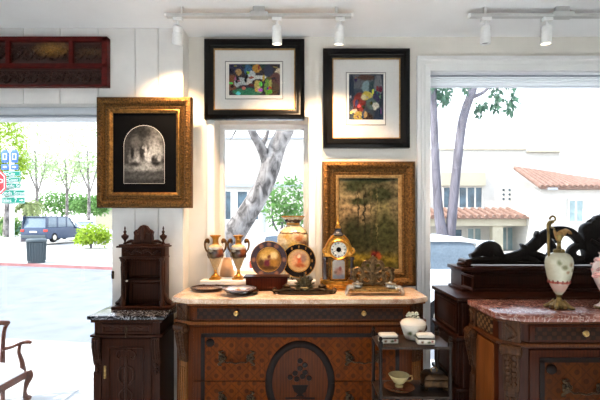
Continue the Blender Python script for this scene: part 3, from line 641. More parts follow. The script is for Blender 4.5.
m = MB(); m.bx(-.112, .112, -.03, .05, .182, .194, .002); m.build('shelf_board', M['darkwood'], r)
m = MB(); m.disc([(.003, 0), (.008, .005), (.006, .014), (0, .016)], (-.1, -.03, .188), 10); m.build('shelf_peg', M['porc'], r)
m = MB(); m.bx(-.148, .148, -.05, .072, .335, .347, .004); m.bx(-.135, .135, -.03, .07, .347, .408); m.bx(-.162, .162, -.062, .074, .408, .42, .004); m.bx(-.15, .15, -.05, .072, .42, .43, .003); m.build('cornice', M['darkwood'], r)
m = MB()
for s_ in (-1, 1): m.rib([(s_*.0, .377, .010), (s_*.04, .39, .009), (s_*.07, .368, .008), (s_*.1, .385, .005), (s_*.12, .375, .003)], -.032, .008, 5)
m.build('carved_frieze', M['darkcarve'], r)
m = MB(); m.prism([(-.085, .43), (.085, .43), (.06, .45), (.055, .49), (.065, .51), (.05, .525), (.03, .53), (.022, .55), (0, .558), (-.022, .55), (-.03, .53), (-.05, .525), (-.065, .51), (-.055, .49), (-.06, .45)], -.02, .015, 'y', .004)
for s_ in (-1, 1): m.rib([(s_*.05, .445, .010), (s_*.09, .448, .012), (s_*.12, .437, .006)], 0, .014, 4); m.rib(spiral(s_*.032, .505, .018, .004, PI/2, PI/2-s_*5, .006, .003), -.02, .008)
m.rib([(0, .545, .004), (0, .51, .018), (0, .46, .014)], -.022, .008, 4); m.build('crest', M['darkcarve'], r)
for s_ in (-1, 1):
    m = MB(); m.lathe([(.012, .43), (.012, .436), (.006, .442), (.008, .455), (.022, .472), (.024, .486), (.012, .492), (.007, .50), (.011, .512), (.004, .522), (.006, .535), (.001, .55)], s_*.128, .0, 0, 14); m.build('finial', M['darkwood'], r)

# ------------------------------------------------------------------ big sideboard at the right window
SX0, SX1, SF, SB = .965, 3.43, 2.51, 2.975
r = thing('carved_sideboard', 'large dark mahogany sideboard with openwork scroll crest across the right window', 'sideboard', ((SX0+SX1)/2, SF, 0)); w = (SX1-SX0)/2; dp = SB-SF
m = MB(); m.bx(-w+.012, w-.012, .012, dp, .1, 1.005); m.build('body', M['board'], r)
m = MB(); m.bx(-w-.012, w+.012, -.02, dp, 1.003, 1.028, .007); m.build('top_board', M['board'], r)
m = MB()
for z in (.775, .46): m.bx(-w-.012, w+.012, -.012, dp, z-.012, z+.012, .006)
m.bx(-w-.01, w+.01, -.01, dp, .08, .16, .006); m.build('moulding', M['board'], r)
for s_ in (-1, 1):
    for z0, z1 in ((.80, .99), (.49, .75), (.18, .435)):
        n = MB(); x = s_*(w-.012)
        n.bx(min(x, x+s_*.008), max(x, x+s_*.008), .06, dp-.05, z0+.02, z1-.02, .004); q = n.n()
        n.frame(.03, dp-.02, z0, z1, [(0, 0), (0, .012), (.012, .014), (.022, 0)], 0); n.xf(Matrix.Translation((x, 0, 0)) @ Matrix.Rotation(-s_*-PI/2, 4, 'Z') @ (Matrix.Identity(4) if s_ > 0 else Matrix.Translation((-dp, 0, 0))), q)
        n.build('side_panel', M['board'], r)
for i in range(4):
    x0 = -w+.03+i*(2*w-.06)/4; x1 = x0+(2*w-.06)/4-.01
    n = MB(); n.bx(x0, x1, -.006, .02, .795, .995, .004); n.frame(x0+.03, x1-.03, .82, .97, [(0, 0), (0, .006), (.01, .006), (.016, 0)], -.005); dr = n.build('drawer', M['board'], r)
    n = MB(); n.disc([(.006, 0), (.006, .012), (.016, .02), (.012, .03), (0, .032)], ((x0+x1)/2, -.006, .9), 14); n.build('knob', M['brass'], dr)
    n = MB(); n.bx(x0, x1, -.006, .02, .165, .755, .004); n.frame(x0+.05, x1-.05, .22, .70, [(0, 0), (0, .01), (.012, .01), (.02, 0)], -.005); n.build('door', M['board'], r)
for sx in (-1, 1):
    for yy in (.06, dp-.06):
        n = MB(); n.lathe([(.04, .1), (.05, .07), (.045, .03), (.03, 0)], sx*(w-.06), yy, 0, 14); n.build('foot', M['board'], r)
U0, UF = 1.075-r.location.x, .20; U1 = -U0
u = MB(); u.bx(U0+.012, U1-.012, UF+.012, dp-.02, 1.028, 1.165); up = u.build('upper_tier', M['board'], r)
u = MB(); u.bx(U0-.012, U1+.012, UF-.015, dp-.01, 1.16, 1.185, .006); u.bx(U0-.008, U1+.008, UF-.012, dp-.015, 1.028, 1.046, .006); u.build('upper_moulding', M['board'], up)
u = MB(); q = u.n(); u.frame(UF+.03, dp-.04, 1.055, 1.15, [(0, 0), (0, .01), (.01, .012), (.018, 0)], 0); u.xf(Matrix.Translation((U0+.012, 0, 0)) @ Matrix.Rotation(-PI/2, 4, 'Z') @ Matrix.Translation((-dp, 0, 0)), q)
u.frame(U0+.06, U1-.06, 1.055, 1.15, [(0, 0), (0, .008), (.01, .01), (.018, 0)], UF+.012); u.build('panel_moulding', M['board'], up)
# crest: scrollwork drawn at its own distance, mirrored about the middle
CDp = SF+.34; T0 = 1.185
c = MB()
def CP(pts): return [(px(a, CDp)-r.location.x, pz(b, CDp), hw*CDp/F) for a, b, hw in pts]
sets = [CP([(466, 261, 1.5), (478, 260, 3), (492, 260, 4.5), (508, 258, 5), (522, 254, 5.5), (532, 247, 6), (541, 238.5, 6), (551, 232, 5), (562, 231, 5), (571, 233, 4.5), (578, 240, 4), (582, 248, 4)]),
        CP([(470, 256, 2), (476, 254, 3.5), (481, 251, 6), (486, 249.5, 8), (491, 249, 8.3), (495, 250, 7.2), (498, 253, 5), (502, 257, 3.5), (508, 259, 3)]),
        CP([(531, 250, 4.5), (525, 248, 3.2), (521, 244, .8)]), CP([(540, 240, 3), (536, 236, 2), (537, 231, .6)]),
        CP([(527, 252, 4), (536, 255, 4), (543, 258, 4), (549, 261, 3)]), CP([(546, 238, 3), (551, 244, 3), (553, 251, 4), (550, 258, 5), (553, 262, 3)]),
        CP([(590, 246, 5), (582, 245, 4.5), (575, 247, 4), (571, 252, 4.5), (573, 258, 5), (582, 260, 4)]), CP([(553, 252, 3), (560, 256, 4.5), (568, 259, 4.5), (576, 261, 4)]),
        CP([(551, 236, 2.5), (556, 239, 2), (555, 243, .6)]), CP([(462, 262.5, 1.6), (520, 262.5, 1.8), (560, 262.5, 2), (640, 262.5, 2)]), CP([(508, 261, 3), (520, 258, 3.5), (530, 259, 4), (536, 262, 3)])]
for s_ in sets:
    c.rib(s_, CDp-SF, .024, 5, 12, 0, .6); c.rib([(-a, b, k) for a, b, k in s_], CDp-SF, .024, 5, 12, 0, .6)
out = [(a, b) for a, b, _ in CP([(584, 263, 1), (582, 250, 1), (584, 240, 1), (580, 232, 1), (580.5, 227.5, 1), (583, 224.5, 1), (587, 222.6, 1), (592, 222, 1), (592, 219, 1), (595, 216, 1), (600, 215, 1), (607, 212.5, 1), (613, 211, 1)])]
out = out+[(-a, b) for a, b in out[::-1]]
c.prism(out, CDp-SF-.03, CDp-SF+.03, 'y', .012)
for k in range(-4, 5): c.rib([(0, T0+.04, .012), (k*.035, T0+.14, .018), (k*.05, T0+.21-.008*abs(k), .012)], CDp-SF-.03, .014, 4)
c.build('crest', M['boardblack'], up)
for s_ in (-1, 1):
    c = MB(); x = s_*(U1-.045); c.bx(x-.032, x+.032, UF+.02, UF+.14, T0-.001, T0+.012, .003)
    q = c.n(); c.tube([(x, UF+.02, T0+.03), (x, UF+.14, T0+.03)], .024, 14); c.ell((x+s_*.02, UF+.08, T0+.02), (.03, .05, .014), 10, 6); c.build('scroll_end', M['board'], up)

# ------------------------------------------------------------------ things on the commode and the sill
SZ = 1.073
def urn(label, x, y, rz):
    t = thing('gilt_urn_vase', label, 'vase', (x, y, SZ), rz, 'pair of painted two handled urns')
    t.scale = (.92, .92, 1.07)
    m = MB(); m.bx(-.042, .042, -.042, .042, 0, .012, .002); m.lathe([(.036, .012), (.036, .02), (.026, .026), (.014, .036), (.010, .052), (.014, .06), (.012, .066)], 0, 0, 0, 24); m.build('foot', M['brightgold'], t)
    m = MB(); m.lathe([(.012, .064), (.024, .085), (.040, .12), (.056, .16), (.062, .195), (.06, .212), (.05, .226), (.032, .235)], 0, 0, 0, 32); m.build('body', M['urnpaint'], t)
    m = MB(); m.lathe([(.032, .233), (.024, .243), (.022, .262), (.027, .278), (.042, .291), (.044, .296), (.039, .297), (.022, .28), (.0, .275)], 0, 0, 0, 28); m.build('neck', M['brightgold'], t)
    for s_ in (-1, 1):
        m = MB(); m.tube([(s_*.052, 0, .175), (s_*.074, 0, .20), (s_*.083, 0, .235), (s_*.074, 0, .262), (s_*.056, 0, .266), (s_*.05, 0, .25), (s_*.058, 0, .243)], [.006, .007, .008, .009, .008, .006, .005], 10, 5); m.ell((s_*.066, 0, .258), (.014, .014, .014), 10, 6)
        m.tube([(s_*.054, 0, .18), (s_*.058, 0, .16), (s_*.05, 0, .14)], [.008, .006, .003], 8, 3); m.build('handle', M['golddark'], t)
    return t
M['urnpaint'] = blobs('painted_landscape_porcelain', (196, 172, 132), [(0, .178, .09, .036, (58, 42, 34), .15), (0, .21, .08, .008, (170, 176, 176), .3), (-.03, .194, .02, .008, (150, 146, 130), .4), (.03, .165, .03, .012, (96, 44, 32), .4), (-.03, .16, .03, .014, (84, 66, 38), .4), (.045, .19, .02, .02, (150, 84, 50), .4)], .006, 40, .18, tex=.25, coat=.4)
urn('gilt two handled urn with painted scene, left one of the sill pair', px(215.5, 2.96), 2.96, .05)
urn('gilt two handled urn with painted scene, right one beside the large plate', px(238.5, 2.96), 2.96, -.05)
m = MB(); m.lathe([(.05, 0), (.055, .004), (.056, .02), (.048, .06), (.036, .11), (.028, .135), (.032, .14), (.026, .14), (.02, .12)], 0, 0, 0, 24)
o = m.build('flared_vase', plain('tan_blush_glaze', (206, 166, 134), .35, 0, .05, 20)); o.location = (px(227, 3.1), 3.11, SZ); tag(o, 'tan tapered pot half hidden behind and between the two gilt urns', 'pot')
# large rose vase
M['satsuma'] = blobs('gold_flower_porcelain', (218, 202, 166), [(0, .42, .2, .012, (60, 44, 40), .3), (0, .33, .2, .006, (90, 60, 44), .3), (-.04, .30, .035, .025, (196, 150, 70), .5), (.045, .29, .035, .03, (170, 104, 60), .5), (0, .25, .04, .03, (206, 168, 90), .5), (.08, .25, .03, .03, (120, 80, 56), .5), (-.09, .26, .03, .03, (236, 216, 176), .5), (0, .16, .2, .03, (110, 76, 60), .5), (.02, .08, .1, .04, (196, 150, 90), .5)], .02, 45, .2, tex=.5, coat=.3)
m = MB(); m.lathe([(.06, 0), (.066, .01), (.062, .03), (.08, .08), (.108, .16), (.122, .24), (.118, .31), (.095, .355), (.06, .378), (.048, .392), (.05, .405), (.07, .43), (.086, .448), (.088, .455), (.078, .455), (.05, .42), (0, .41)], 0, 0, 0, 40)
t = thing('porcelain_vase', 'large round gold flowered vase behind the upright plates', 'vase', (px(293, 3.1), 3.102, SZ))
m.build('body', M['satsuma'], t)
m = MB(); m.lathe([(.0505, .392), (.052, .398), (.0505, .404), (.046, .398)], 0, 0, 0, 32, loop=True); m.lathe([(.0885, .45), (.0895, .454), (.0885, .458), (.084, .458)], 0, 0, 0, 32, loop=True); m.build('gilt_rim', M['brightgold'], t)
# upright plates on stands
def dish(t, R, mats, cz, tilt, seg=48):
    n = MB(); n.disc([(0, .0), (R*.62, .0), (R*.7, .006), (R, .014), (R*1.0, .018), (R*.7, .011), (R*.6, .005), (0, .005)], (0, 0, cz), seg, tilt=tilt); p = n.build('rim', mats[0], t)
    n = MB(); n.disc([(R*.635, .004), (R*.63, .0075), (0, .0065), (0, .004)], (0, 0, cz), seg, tilt=tilt); n.build('painted_centre', mats[1], t)
    n = MB()
    for q, e in ((.66, .0105), (.985, .0185)):
        k = MB()
        n.disc([(R*q-.002, e-.004), (R*q-.002, e), (R*q+.002, e+.001), (R*q+.002, e-.004)], (0, 0, cz), seg, tilt=tilt, loop=True)
    n.build('gilt_line', M['brightgold'], t)
def stand(t, R, cz):
    n = MB()
    for s_ in (-1, 1):
        n.tube([(s_*.05, -.05, .01), (s_*.045, -.035, .004), (s_*.04, .05, .004), (s_*.02, .045, .09)], .004, 8, 3); n.tube([(s_*.05, -.05, .008), (s_*.052, -.052, .026)], .004, 8)
    n.tube([(-.04, .048, .006), (.04, .048, .006)], .0035); n.build('easel', M['darkwood'], t)
M['pl1'] = blobs('slate_gold_rim', (70, 60, 70), [(a*.108, .144+b*.108, .014, .014, (150, 104, 84), .5) for a, b in ((1, 0), (.5, .87), (-.5, .87), (-1, 0), (-.5, -.87), (.5, -.87), (0, 1))], .004, 60, .46, tex=.35)
M['pl1c'] = blobs('figure_scene', (150, 108, 52), [(q[0]*1.1, q[1]+.02)+q[2:] for q in [(0, .17, .06, .03, (206, 164, 84), .5), (-.03, .13, .03, .03, (222, 190, 120), .4), (.03, .15, .025, .025, (232, 206, 150), .4), (-.01, .10, .03, .03, (110, 44, 60), .4), (.03, .10, .025, .03, (176, 124, 50), .4), (-.05, .10, .02, .03, (86, 60, 36), .4), (.0, .145, .012, .014, (110, 60, 40), .4), (0, .065, .06, .012, (90, 60, 34), .4)]], .008, 60, .25, tex=.4)
M['pl2'] = blobs('black_gold_rim', (14, 9, 12), [(a*.1, .134+b*.1, .005, .009, (170, 120, 60), .5) for a, b in ((.87, .5), (.5, .87), (0, 1), (-.5, .87), (.95, 0), (.87, -.5), (.5, -.87))], .004, 60, .46, tex=.2)
M['pl2c'] = blobs('rosy_figure_scene', (206, 170, 120), [(q[0], q[1]+.02)+q[2:] for q in [(0, .155, .05, .03, (196, 160, 130), .5), (0, .12, .03, .035, (206, 96, 56), .5), (-.03, .11, .02, .03, (222, 170, 130), .4), (.035, .13, .02, .03, (150, 120, 110), .4), (.01, .08, .04, .015, (170, 90, 50), .4), (.0, .145, .012, .012, (240, 214, 180), .4)]], .008, 60, .25, tex=.35)
t = thing('display_plate', 'grey blue rimmed painted plate stood upright behind the wooden box', 'plate', (px(269, 2.935), 2.935, SZ), group='upright painted plates'); dish(t, .132, (M['pl1'], M['pl1c']), .144, -.10); stand(t, .134, .128)
t = thing('display_plate', 'black and gold rimmed painted plate stood upright beside the clock', 'plate', (px(298.8, 2.955), 2.955, SZ), group='upright painted plates'); dish(t, .122, (M['pl2'], M['pl2c']), .134, -.10); stand(t, .125, .12)
# flat plates
M['pf'] = blobs('dark_patterned_plate', (70, 44, 36), [(0, 0, .062, .062, (206, 170, 140), .2), (0, 0, .05, .05, (110, 60, 44), .3), (.02, .01, .02, .015, (210, 190, 170), .4), (-.02, -.02, .02, .015, (60, 60, 84), .4)], .012, 50, .15, tex=.35, ax='xy', coat=.5)
M['pf2'] = blobs('blue_white_plate', (196, 190, 196), [(0, 0, .11, .11, (120, 116, 140), .2), (0, 0, .08, .08, (222, 216, 214), .15), (0, 0, .045, .045, (140, 84, 66), .3), (.05, .03, .02, .02, (130, 110, 130), .4), (-.05, -.03, .02, .02, (130, 90, 80), .4)], .012, 50, .15, tex=.3, ax='xy', coat=.5)
def flat_plate(label, x, y, z, R, mt, tilt=0):
    n = MB(); n.lathe([(0, .003), (R*.5, .003), (R*.52, 0), (R*.56, 0), (R*.6, .004), (R*.98, .017), (R, .020), (R*.97, .021), (R*.62, .009), (R*.5, .007), (0, .007)], 0, 0, 0, 40)
    t = thing('plate', label, 'plate', (x, y, z), group='plates lying on the marble'); n.build('dish', mt, t)
    n = MB(); n.lathe([(R*.98, .0195), (R*1.005, .0205), (R*.98, .0225), (R*.955, .0215)], 0, 0, 0, 40, loop=True); n.build('rim_line', M['bronze'], t); return t
flat_plate('brown patterned plate lying flat at the left end of the pink marble', px(207, 2.78), 2.78, CT+.001, .112, M['pf'])
flat_plate('blue grey plate lying flat, the lower of two stacked by the box', px(242, 2.64), 2.64, CT+.001, .108, M['pf'])
flat_plate('blue and white plate lying on top of another plate by the box', px(239, 2.61), 2.615, CT+.0225, .112, M['pf2'])
# wooden box
t = thing('wooden_box', 'dark red brown wooden tray box with flared rim under the upright plate', 'box', (px(266.5, 2.75), 2.805, CT+.001))
m = MB(); m.prism([(-.135, 0), (.135, 0), (.142, .088), (-.142, .088)], -.055, .055, 'y', .003); m.build('body', M['boxwood'] if 'boxwood' in M else wood('box_mahogany', (58, 22, 12), (98, 42, 22), .35), t)
m = MB(); m.bx(-.155, .155, -.065, .065, .086, .096, .004); m.build('rim', M['board'], t)
m = MB(); m.bx(-.14, .14, -.062, .062, .0, .010, .003); m.build('plinth', M['board'], t)
# bronze desk stand with two wells
t = thing('bronze_inkstand', 'low dark bronze inkstand with two wells and a spiky leaf centre', 'inkstand', (px(304.5, 2.66), 2.66, CT+.004), group=None)
m = MB(); m.lathe([(.06, .006), (.2, .008), (.205, .014), (.19, .016), (.05, .012)], 0, 0, 0, 40, 1, .34)
for s_ in (-1, 1):
    for yy in (-.04, .04): m.ell((s_*.17, yy*.7, .006), (.014, .012, .007), 8, 5)
    m.rib(spiral(s_*.19, .02, .02, .005, -PI/2, -PI/2+s_*5, .005, .003), 0, .008)
    m.rib([(s_*.03, .02, .008), (s_*.09, .028, .009), (s_*.15, .018, .007), (s_*.2, .024, .004)], -.03, .01, 4)
m.build('tray', M['bronze'], t)
for s_ in (-1, 1):
    m = MB(); m.lathe([(.03, .014), (.036, .02), (.032, .03), (.024, .036), (.028, .046), (.02, .05), (.006, .058), (.004, .064), (0, .065)], s_*.115, 0, 0, 20); m.build('inkwell', M['bronze'], t)
m = MB()
for k in range(9):
    a = PI*(k+.5)/9; L = .055+.03*sin(a); m.rib([(0, .03, .008), (cos(a)*L*.6, .03+sin(a)*L*.7, .011), (cos(a)*L*1.1, .03+sin(a)*L*1.0, .003)], -.01+.01*(k % 2), .008, 4)
m.rib([(0, .03, .014), (.004, .08, .012), (0, .135, .003)], -.012, .01, 4); m.ell((0, 0, .028), (.05, .03, .018), 12, 6)
for q in range(8): m.ell((.055*cos(q*.785), -.01+.02*sin(q*.785), .024), (.014, .01, .008), 6, 4)
m.build('leaf_centre', metal('dark_olive_bronze', (44, 38, 26), (96, 86, 60), .4), t)
# clock
t = thing('mantel_clock', 'gilt mantel clock with round enamel dial and urn finial before the landscape painting', 'clock', (px(338, 2.82), 2.82, CT+.001))
k = 2.8/F
m = MB(); m.bx(-.128, .128, -.06, .06, 0, .012, .003); m.bx(-.118, .118, -.055, .055, .012, .04, .006); m.bx(-.125, .125, -.058, .058, .04, .062, .006)
for s_ in (-1, 1): m.ell((s_*.085, -.058, .028), (.025, .008, .012), 8, 5); m.bx(s_*.09-.03, s_*.09+.03, -.062, .05, .062, .072, .003)
m.ell((0, -.058, .028), (.04, .008, .012), 8, 5); m.build('base', M['brightgold'], t)
m = MB(); m.bx(-.068, .068, -.035, .045, .062, .23, .004); m.build('case', M['golddark'], t)
m = MB(); A = [(-.1, .225), (.1, .225), (.096, .26)]+[(.09*cos(a), .27+.085*sin(a)) for a in [PI*i/12 for i in range(1, 12)]]+[(-.096, .26)]
m.prism(A, -.045, .048, 'y', .006)
for s_ in (-1, 1): m.rib(spiral(s_*.088, .262, .022, .006, PI/2, PI/2-s_*5.2, .008, .004), -.048, .01); m.rib([(s_*.085, .29, .007), (s_*.06, .34, .009), (s_*.03, .37, .008)], -.03, .02, 4)
m.bx(-.05, .05, -.035, .035, .35, .368, .006); m.build('arched_hood', M['brightgold'], t)
for s_ in (-1, 1):
    c_ = MB(); c_.lathe([(.017, .072), (.017, .08), (.011, .088), (.012, .14), (.010, .2), (.016, .208), (.016, .224)], s_*.092, -.035, 0, 16); c_.build('column', M['porcblue'] if 'porcblue' in M else plain('slate_blue_enamel', (70, 66, 70), .2), t)
M['dial'] = plain('white_enamel', (232, 228, 216), .2, 0, .01)
d = MB(); d.disc([(0, 0), (.068, 0), (.07, .01), (.064, .016), (.054, .008), (0, .008)], (0, -.045, .275), 40); d = d.build('bezel', M['brightgold'], t)
n = MB(); n.disc([(0, .006), (.053, .006), (.053, .0095), (0, .0095)], (0, -.045, .275), 36); n.build('dial', M['dial'], d)
n = MB(); num = ['XII', 'I', 'II', 'III', 'IV', 'V', 'VI', 'VII', 'VIII', 'IX', 'X', 'XI']
for i, s_ in enumerate(num):
    a = -i*PI/6; L = len(s_)
    for j, chx in enumerate(s_):
        off = (j-(L-1)/2)*.0042
        for sl in ((0,) if chx == 'I' else ((-.0016, .0016) if chx == 'V' else (-.0022, .0022))):
            q = n.n(); b0 = MB(); p0, p1 = Vector((off-(sl if chx == 'X' else 0), 0, .0375)), Vector((off+sl, 0, .0495))
            n.tube([p0, p1], .0011, 5); n.xf(Matrix.Translation((0, -.0555, .275)) @ Matrix.Rotation(-a, 4, 'Y'), q)
n.build('numerals', M['black'], d)
n = MB(); n.disc([(0, 0), (.017, 0), (.016, .003), (0, .004)], (0, -.0545, .275), 20); n.build('centre_boss', M['black'], d)
for L, a, nm in ((.026, 2.2, 'hour_hand'), (.040, -1.95, 'minute_hand')):
    n = MB(); n.tube([(0, -.059, .275), (L*sin(a), -.059, .275+L*cos(a))], [.002, .0012], 6); n.build(nm, M['black'], d)
n = MB(); n.prism([(-.042, .075), (.042, .075), (.042, .19), (.03, .205), (-.03, .205), (-.042, .19)], -.039, -.034); n.build('porcelain_plaque', blobs('plaque_painting', (206, 200, 192), [(0, .09, .05, .02, (150, 160, 176), .4), (0, .125, .025, .025, (190, 140, 120), .4), (.012, .145, .01, .014, (150, 80, 70), .4), (-.02, .12, .012, .01, (140, 110, 90), .4)], .006, 60, .2, tex=.25), t)
n = MB(); n.frame(-.048, .048, .07, .21, [(0, 0), (0, .006), (.005, .007), (.008, 0)], -.034); n.build('plaque_frame', M['brightgold'], t)
f = MB(); f.lathe([(.045, .366), (.05, .374), (.036, .38), (.026, .392), (.02, .41), (.026, .416)], 0, 0, 0, 20); f.build('urn_base', plain('slate_enamel', (66, 66, 70), .25), t)
f = MB(); f.lathe([(.014, .412), (.02, .422), (.017, .434), (.008, .44), (.012, .452), (.006, .46), (.009, .472), (.004, .485), (.001, .51)], 0, 0, 0, 16); f.build('finial', M['brightgold'], t)
# brass letter rack with pierced back
t = thing('letter_rack', 'ornate brass desk stand with pierced dark scroll back before the landscape painting', 'letter rack', (px(373.5, 2.62), 2.62, CT+.007))
m = MB(); m.prism([(-.15, -.05), (.15, -.05), (.165, 0), (.15, .05), (-.15, .05), (-.165, 0)], .014, .036, 'z', .006); m.lathe([(.08, .03), (.1, .04), (.06, .046), (0, .044)], 0, -.02, 0, 24, 1.2, .4); m.build('tray', M['brass'], t)
for s_ in (-1, 1):
    m = MB(); m.rib([(s_*.13, .04, .014), (s_*.16, .045, .012), (s_*.172, .022, .012), (s_*.18, .006, .010), (s_*.17, .004, .008)], -.04, .014, 4); m.build('scroll_foot', M['silver'], t); m = MB(); m.rib([(s_*.13, .04, .012), (s_*.155, .04, .01), (s_*.165, .02, .01), (s_*.172, .006, .008)], .04, .012, 4); m.build('scroll_foot', M['silver'], t)
    m = MB(); m.lathe([(.026, .036), (.034, .046), (.03, .06), (.036, .066), (.012, .07), (.008, .08), (0, .082)], s_*.105, -.012, 0, 20); m.build('inkwell', M['silver'], t)
m = MB(); yb = .02
for s_ in (-1, 1):
    m.rib([(0, .06, 0.0174), (s_*.05, .055, 0.0159), (s_*.075, .085, 0.0145), (s_*.05, .115, 0.0130), (s_*.025, .095, 0.0101), (s_*.045, .08, 0.0072)], yb, .008, 5)
    m.rib([(s_*.05, .06, 0.0145), (s_*.10, .07, 0.0159), (s_*.125, .11, 0.0159), (s_*.105, .15, 0.0159), (s_*.07, .145, 0.0130), (s_*.07, .115, 0.0101), (s_*.092, .112, 0.0072)], yb, .008, 5)
    m.rib([(0, .12, 0.0130), (s_*.03, .15, 0.0145), (s_*.06, .17, 0.0145), (s_*.045, .20, 0.0130), (s_*.015, .19, 0.0087)], yb, .008, 5)
    m.rib([(s_*.12, .13, 0.0087), (s_*.135, .15, 0.0072), (s_*.12, .16, 0.0043)], yb, .006, 4); m.rib([(s_*.01, .10, 0.0087), (s_*.03, .12, 0.0087), (s_*.01, .14, 0.0087)], yb, .007, 4)
    m.rib([(s_*.03, .195, 0.0116), (s_*.012, .218, 0.0087), (0, .232, 0.0043)], yb, .007, 4)
m.rib([(0, .05, 0.0232), (0, .12, 0.0188), (0, .17, 0.0232), (0, .21, 0.0145), (0, .24, 0.0043)], yb, .01, 4); m.build('pierced_back', metal('rubbed_bronze', (58, 44, 30), (128, 100, 64), .4), t)

# ------------------------------------------------------------------ small shelf stand and its porcelain
EX0, EX1, EF, EB = .405, .755, 2.06, 2.26
t = thing('shelf_stand', 'small dark open shelf stand with porcelain standing before the commode', 'stand', ((EX0+EX1)/2, (EF+EB)/2, 0)); w = (EX1-EX0)/2; d = (EB-EF)/2
EZ = [.865, .615, .30]
ebony = wood('ebonised_wood', (20, 14, 12), (40, 28, 22), .3)
for sx in (-1, 1):
    for sy in (-1, 1):
        m = MB(); m.lathe([(.010, 0), (.013, .03), (.008, .06), (.009, .28), (.012, .3), (.009, .33), (.009, .58), (.012, .61), (.009, .64), (.009, .85), (.013, .865), (.012, .885), (.006, .89), (.011, .902), (.004, .914), (0, .915)], sx*w, sy*d, 0, 12); m.build('post', ebony, t)
for z in EZ:
    m = MB(); m.bx(-w-.008, w+.008, -d-.008, d+.008, z-.014, z, .003); m.build('shelf_board', M['shelftop'] if 'shelftop' in M else wood('worn_dark_shelf', (36, 27, 22), (62, 48, 40), .3), t)
def box_porc(label, x, y, z, w, d, h, rz):
    t = thing('trinket_box', label, 'trinket box', (x, y, z), rz, 'porcelain trinket boxes')
    pm = M['trinket']; m = MB(); m.bx(-w, w, -d, d, 0, h*.5, .006); m.build('body', pm, t)
    m = MB(); m.bx(-w-.001, w+.001, -d-.001, d+.001, h*.5, h*.6, .002); m.build('metal_band', M['bronze'], t)
    m = MB(); m.bx(-w, w, -d, d, h*.6, h, .011, 3); m.build('lid', M['porc'], t)
M['trinket'] = blobs('painted_porcelain', (226, 218, 202), [(-.02, .012, .008, .006, (120, 90, 60), .5), (.015, .012, .01, .006, (90, 96, 60), .5), (.03, .016, .006, .006, (150, 90, 80), .5)], .004, 80, .2, tex=.15)
box_porc('low white porcelain trinket box at the left of the shelf stand top', px(388, 2.13), 2.13, EZ[0]+.001, .047, .03, .046, .05)
box_porc('white porcelain trinket box at the right, nearest the covered jar', px(425, 2.11), 2.11, EZ[0]+.001, .044, .03, .052, -.05)
t = thing('covered_jar', 'white porcelain jar with flower topped lid on the shelf stand', 'jar', (px(413, 2.2), 2.195, EZ[0]+.001), group=None)
m = MB(); m.lathe([(.04, 0), (.044, .004), (.05, .02), (.06, .05), (.066, .068), (.066, .074), (.06, .076), (0, .076)], 0, 0, 0, 28)
m.build('body', blobs('flowered_jar', (228, 220, 206), [(-.03, .04, .01, .012, (96, 100, 66), .5), (.02, .05, .012, .01, (160, 110, 90), .5), (.0, .03, .012, .008, (110, 110, 80), .5), (.04, .035, .01, .01, (120, 90, 60), .5)], .006, 60, .2, tex=.15), t)
l = MB(); l.lathe([(.068, .076), (.069, .08), (.06, .095), (.04, .105), (.012, .11), (0, .11)], 0, 0, 0, 28); l = l.build('lid', M['porc'], t)
m = MB(); rr = random.Random(3)
for k in range(14): m.ell((rr.uniform(-.028, .028), rr.uniform(-.02, .02), .112+rr.uniform(0, .026)), (.010, .008, .007), 6, 4)
m.build('flower_knob', plain('pale_green_flowers', (186, 186, 166), .4, 0, .2, 60), l)
t = thing('tea_cup', 'cream and gilt flared cup standing in the brown saucer on the lower shelf', 'cup', (px(399, 2.14), 2.14, EZ[1]+.016))
m = MB(); m.lathe([(.02, 0), (.022, .006), (.012, .012), (.03, .024), (.044, .045), (.054, .062), (.051, .063), (.04, .046), (0, .03)], 0, 0, 0, 28); m.build('bowl', plain('cream_lustre', (196, 178, 130), .2, .1, .08, 20), t)
m = MB(); m.tube([(.044, 0, .05), (.066, 0, .056), (.066, 0, .034), (.036, 0, .028)], .004, 8, 4); m.build('handle', M['brass'], t)
n = MB(); n.lathe([(0, .004), (.03, .004), (.034, 0), (.04, 0), (.078, .014), (.08, .017), (.075, .017), (.04, .006), (0, .008)], 0, 0, 0, 32); n.lathe([(.024, .006), (.026, .0155), (.0, .0155)], 0, 0, 0, 20)
o = n.build('saucer', plain('brown_lustre', (112, 70, 48), .15, 0, .15, 40)); o.location = (px(399, 2.14), 2.14, EZ[1]+.0005); tag(o, 'brown lustre saucer under the cream cup on the lower shelf', 'saucer')
t = thing('casket', 'dark gilt lidded casket with ring handle at the right of the lower shelf', 'casket', (px(434, 2.15), 2.15, EZ[1]+.001))
dkb = metal('dark_brown_bronze', (34, 22, 13), (80, 56, 32), .4)
m = MB(); m.bx(-.062, .062, -.04, .04, .018, .058, .008); m.build('body', dkb, t)
m = MB(); m.prism([(-.064, .058), (.064, .058), (.058, .078), (.036, .09), (-.036, .09), (-.058, .078)], -.042, .042, 'y', .006); l = m.build('lid', dkb, t)
m = MB(); m.ring((0, 0, .098), .016, .014, .003, .003, 16); m.build('ring_handle', M['brass'], l)
for sx in (-1, 1):
    for sy in (-1, 1):
        m = MB(); m.ell((sx*.05, sy*.03, .01), (.014, .012, .0105), 8, 5); m.build('foot', dkb, t)

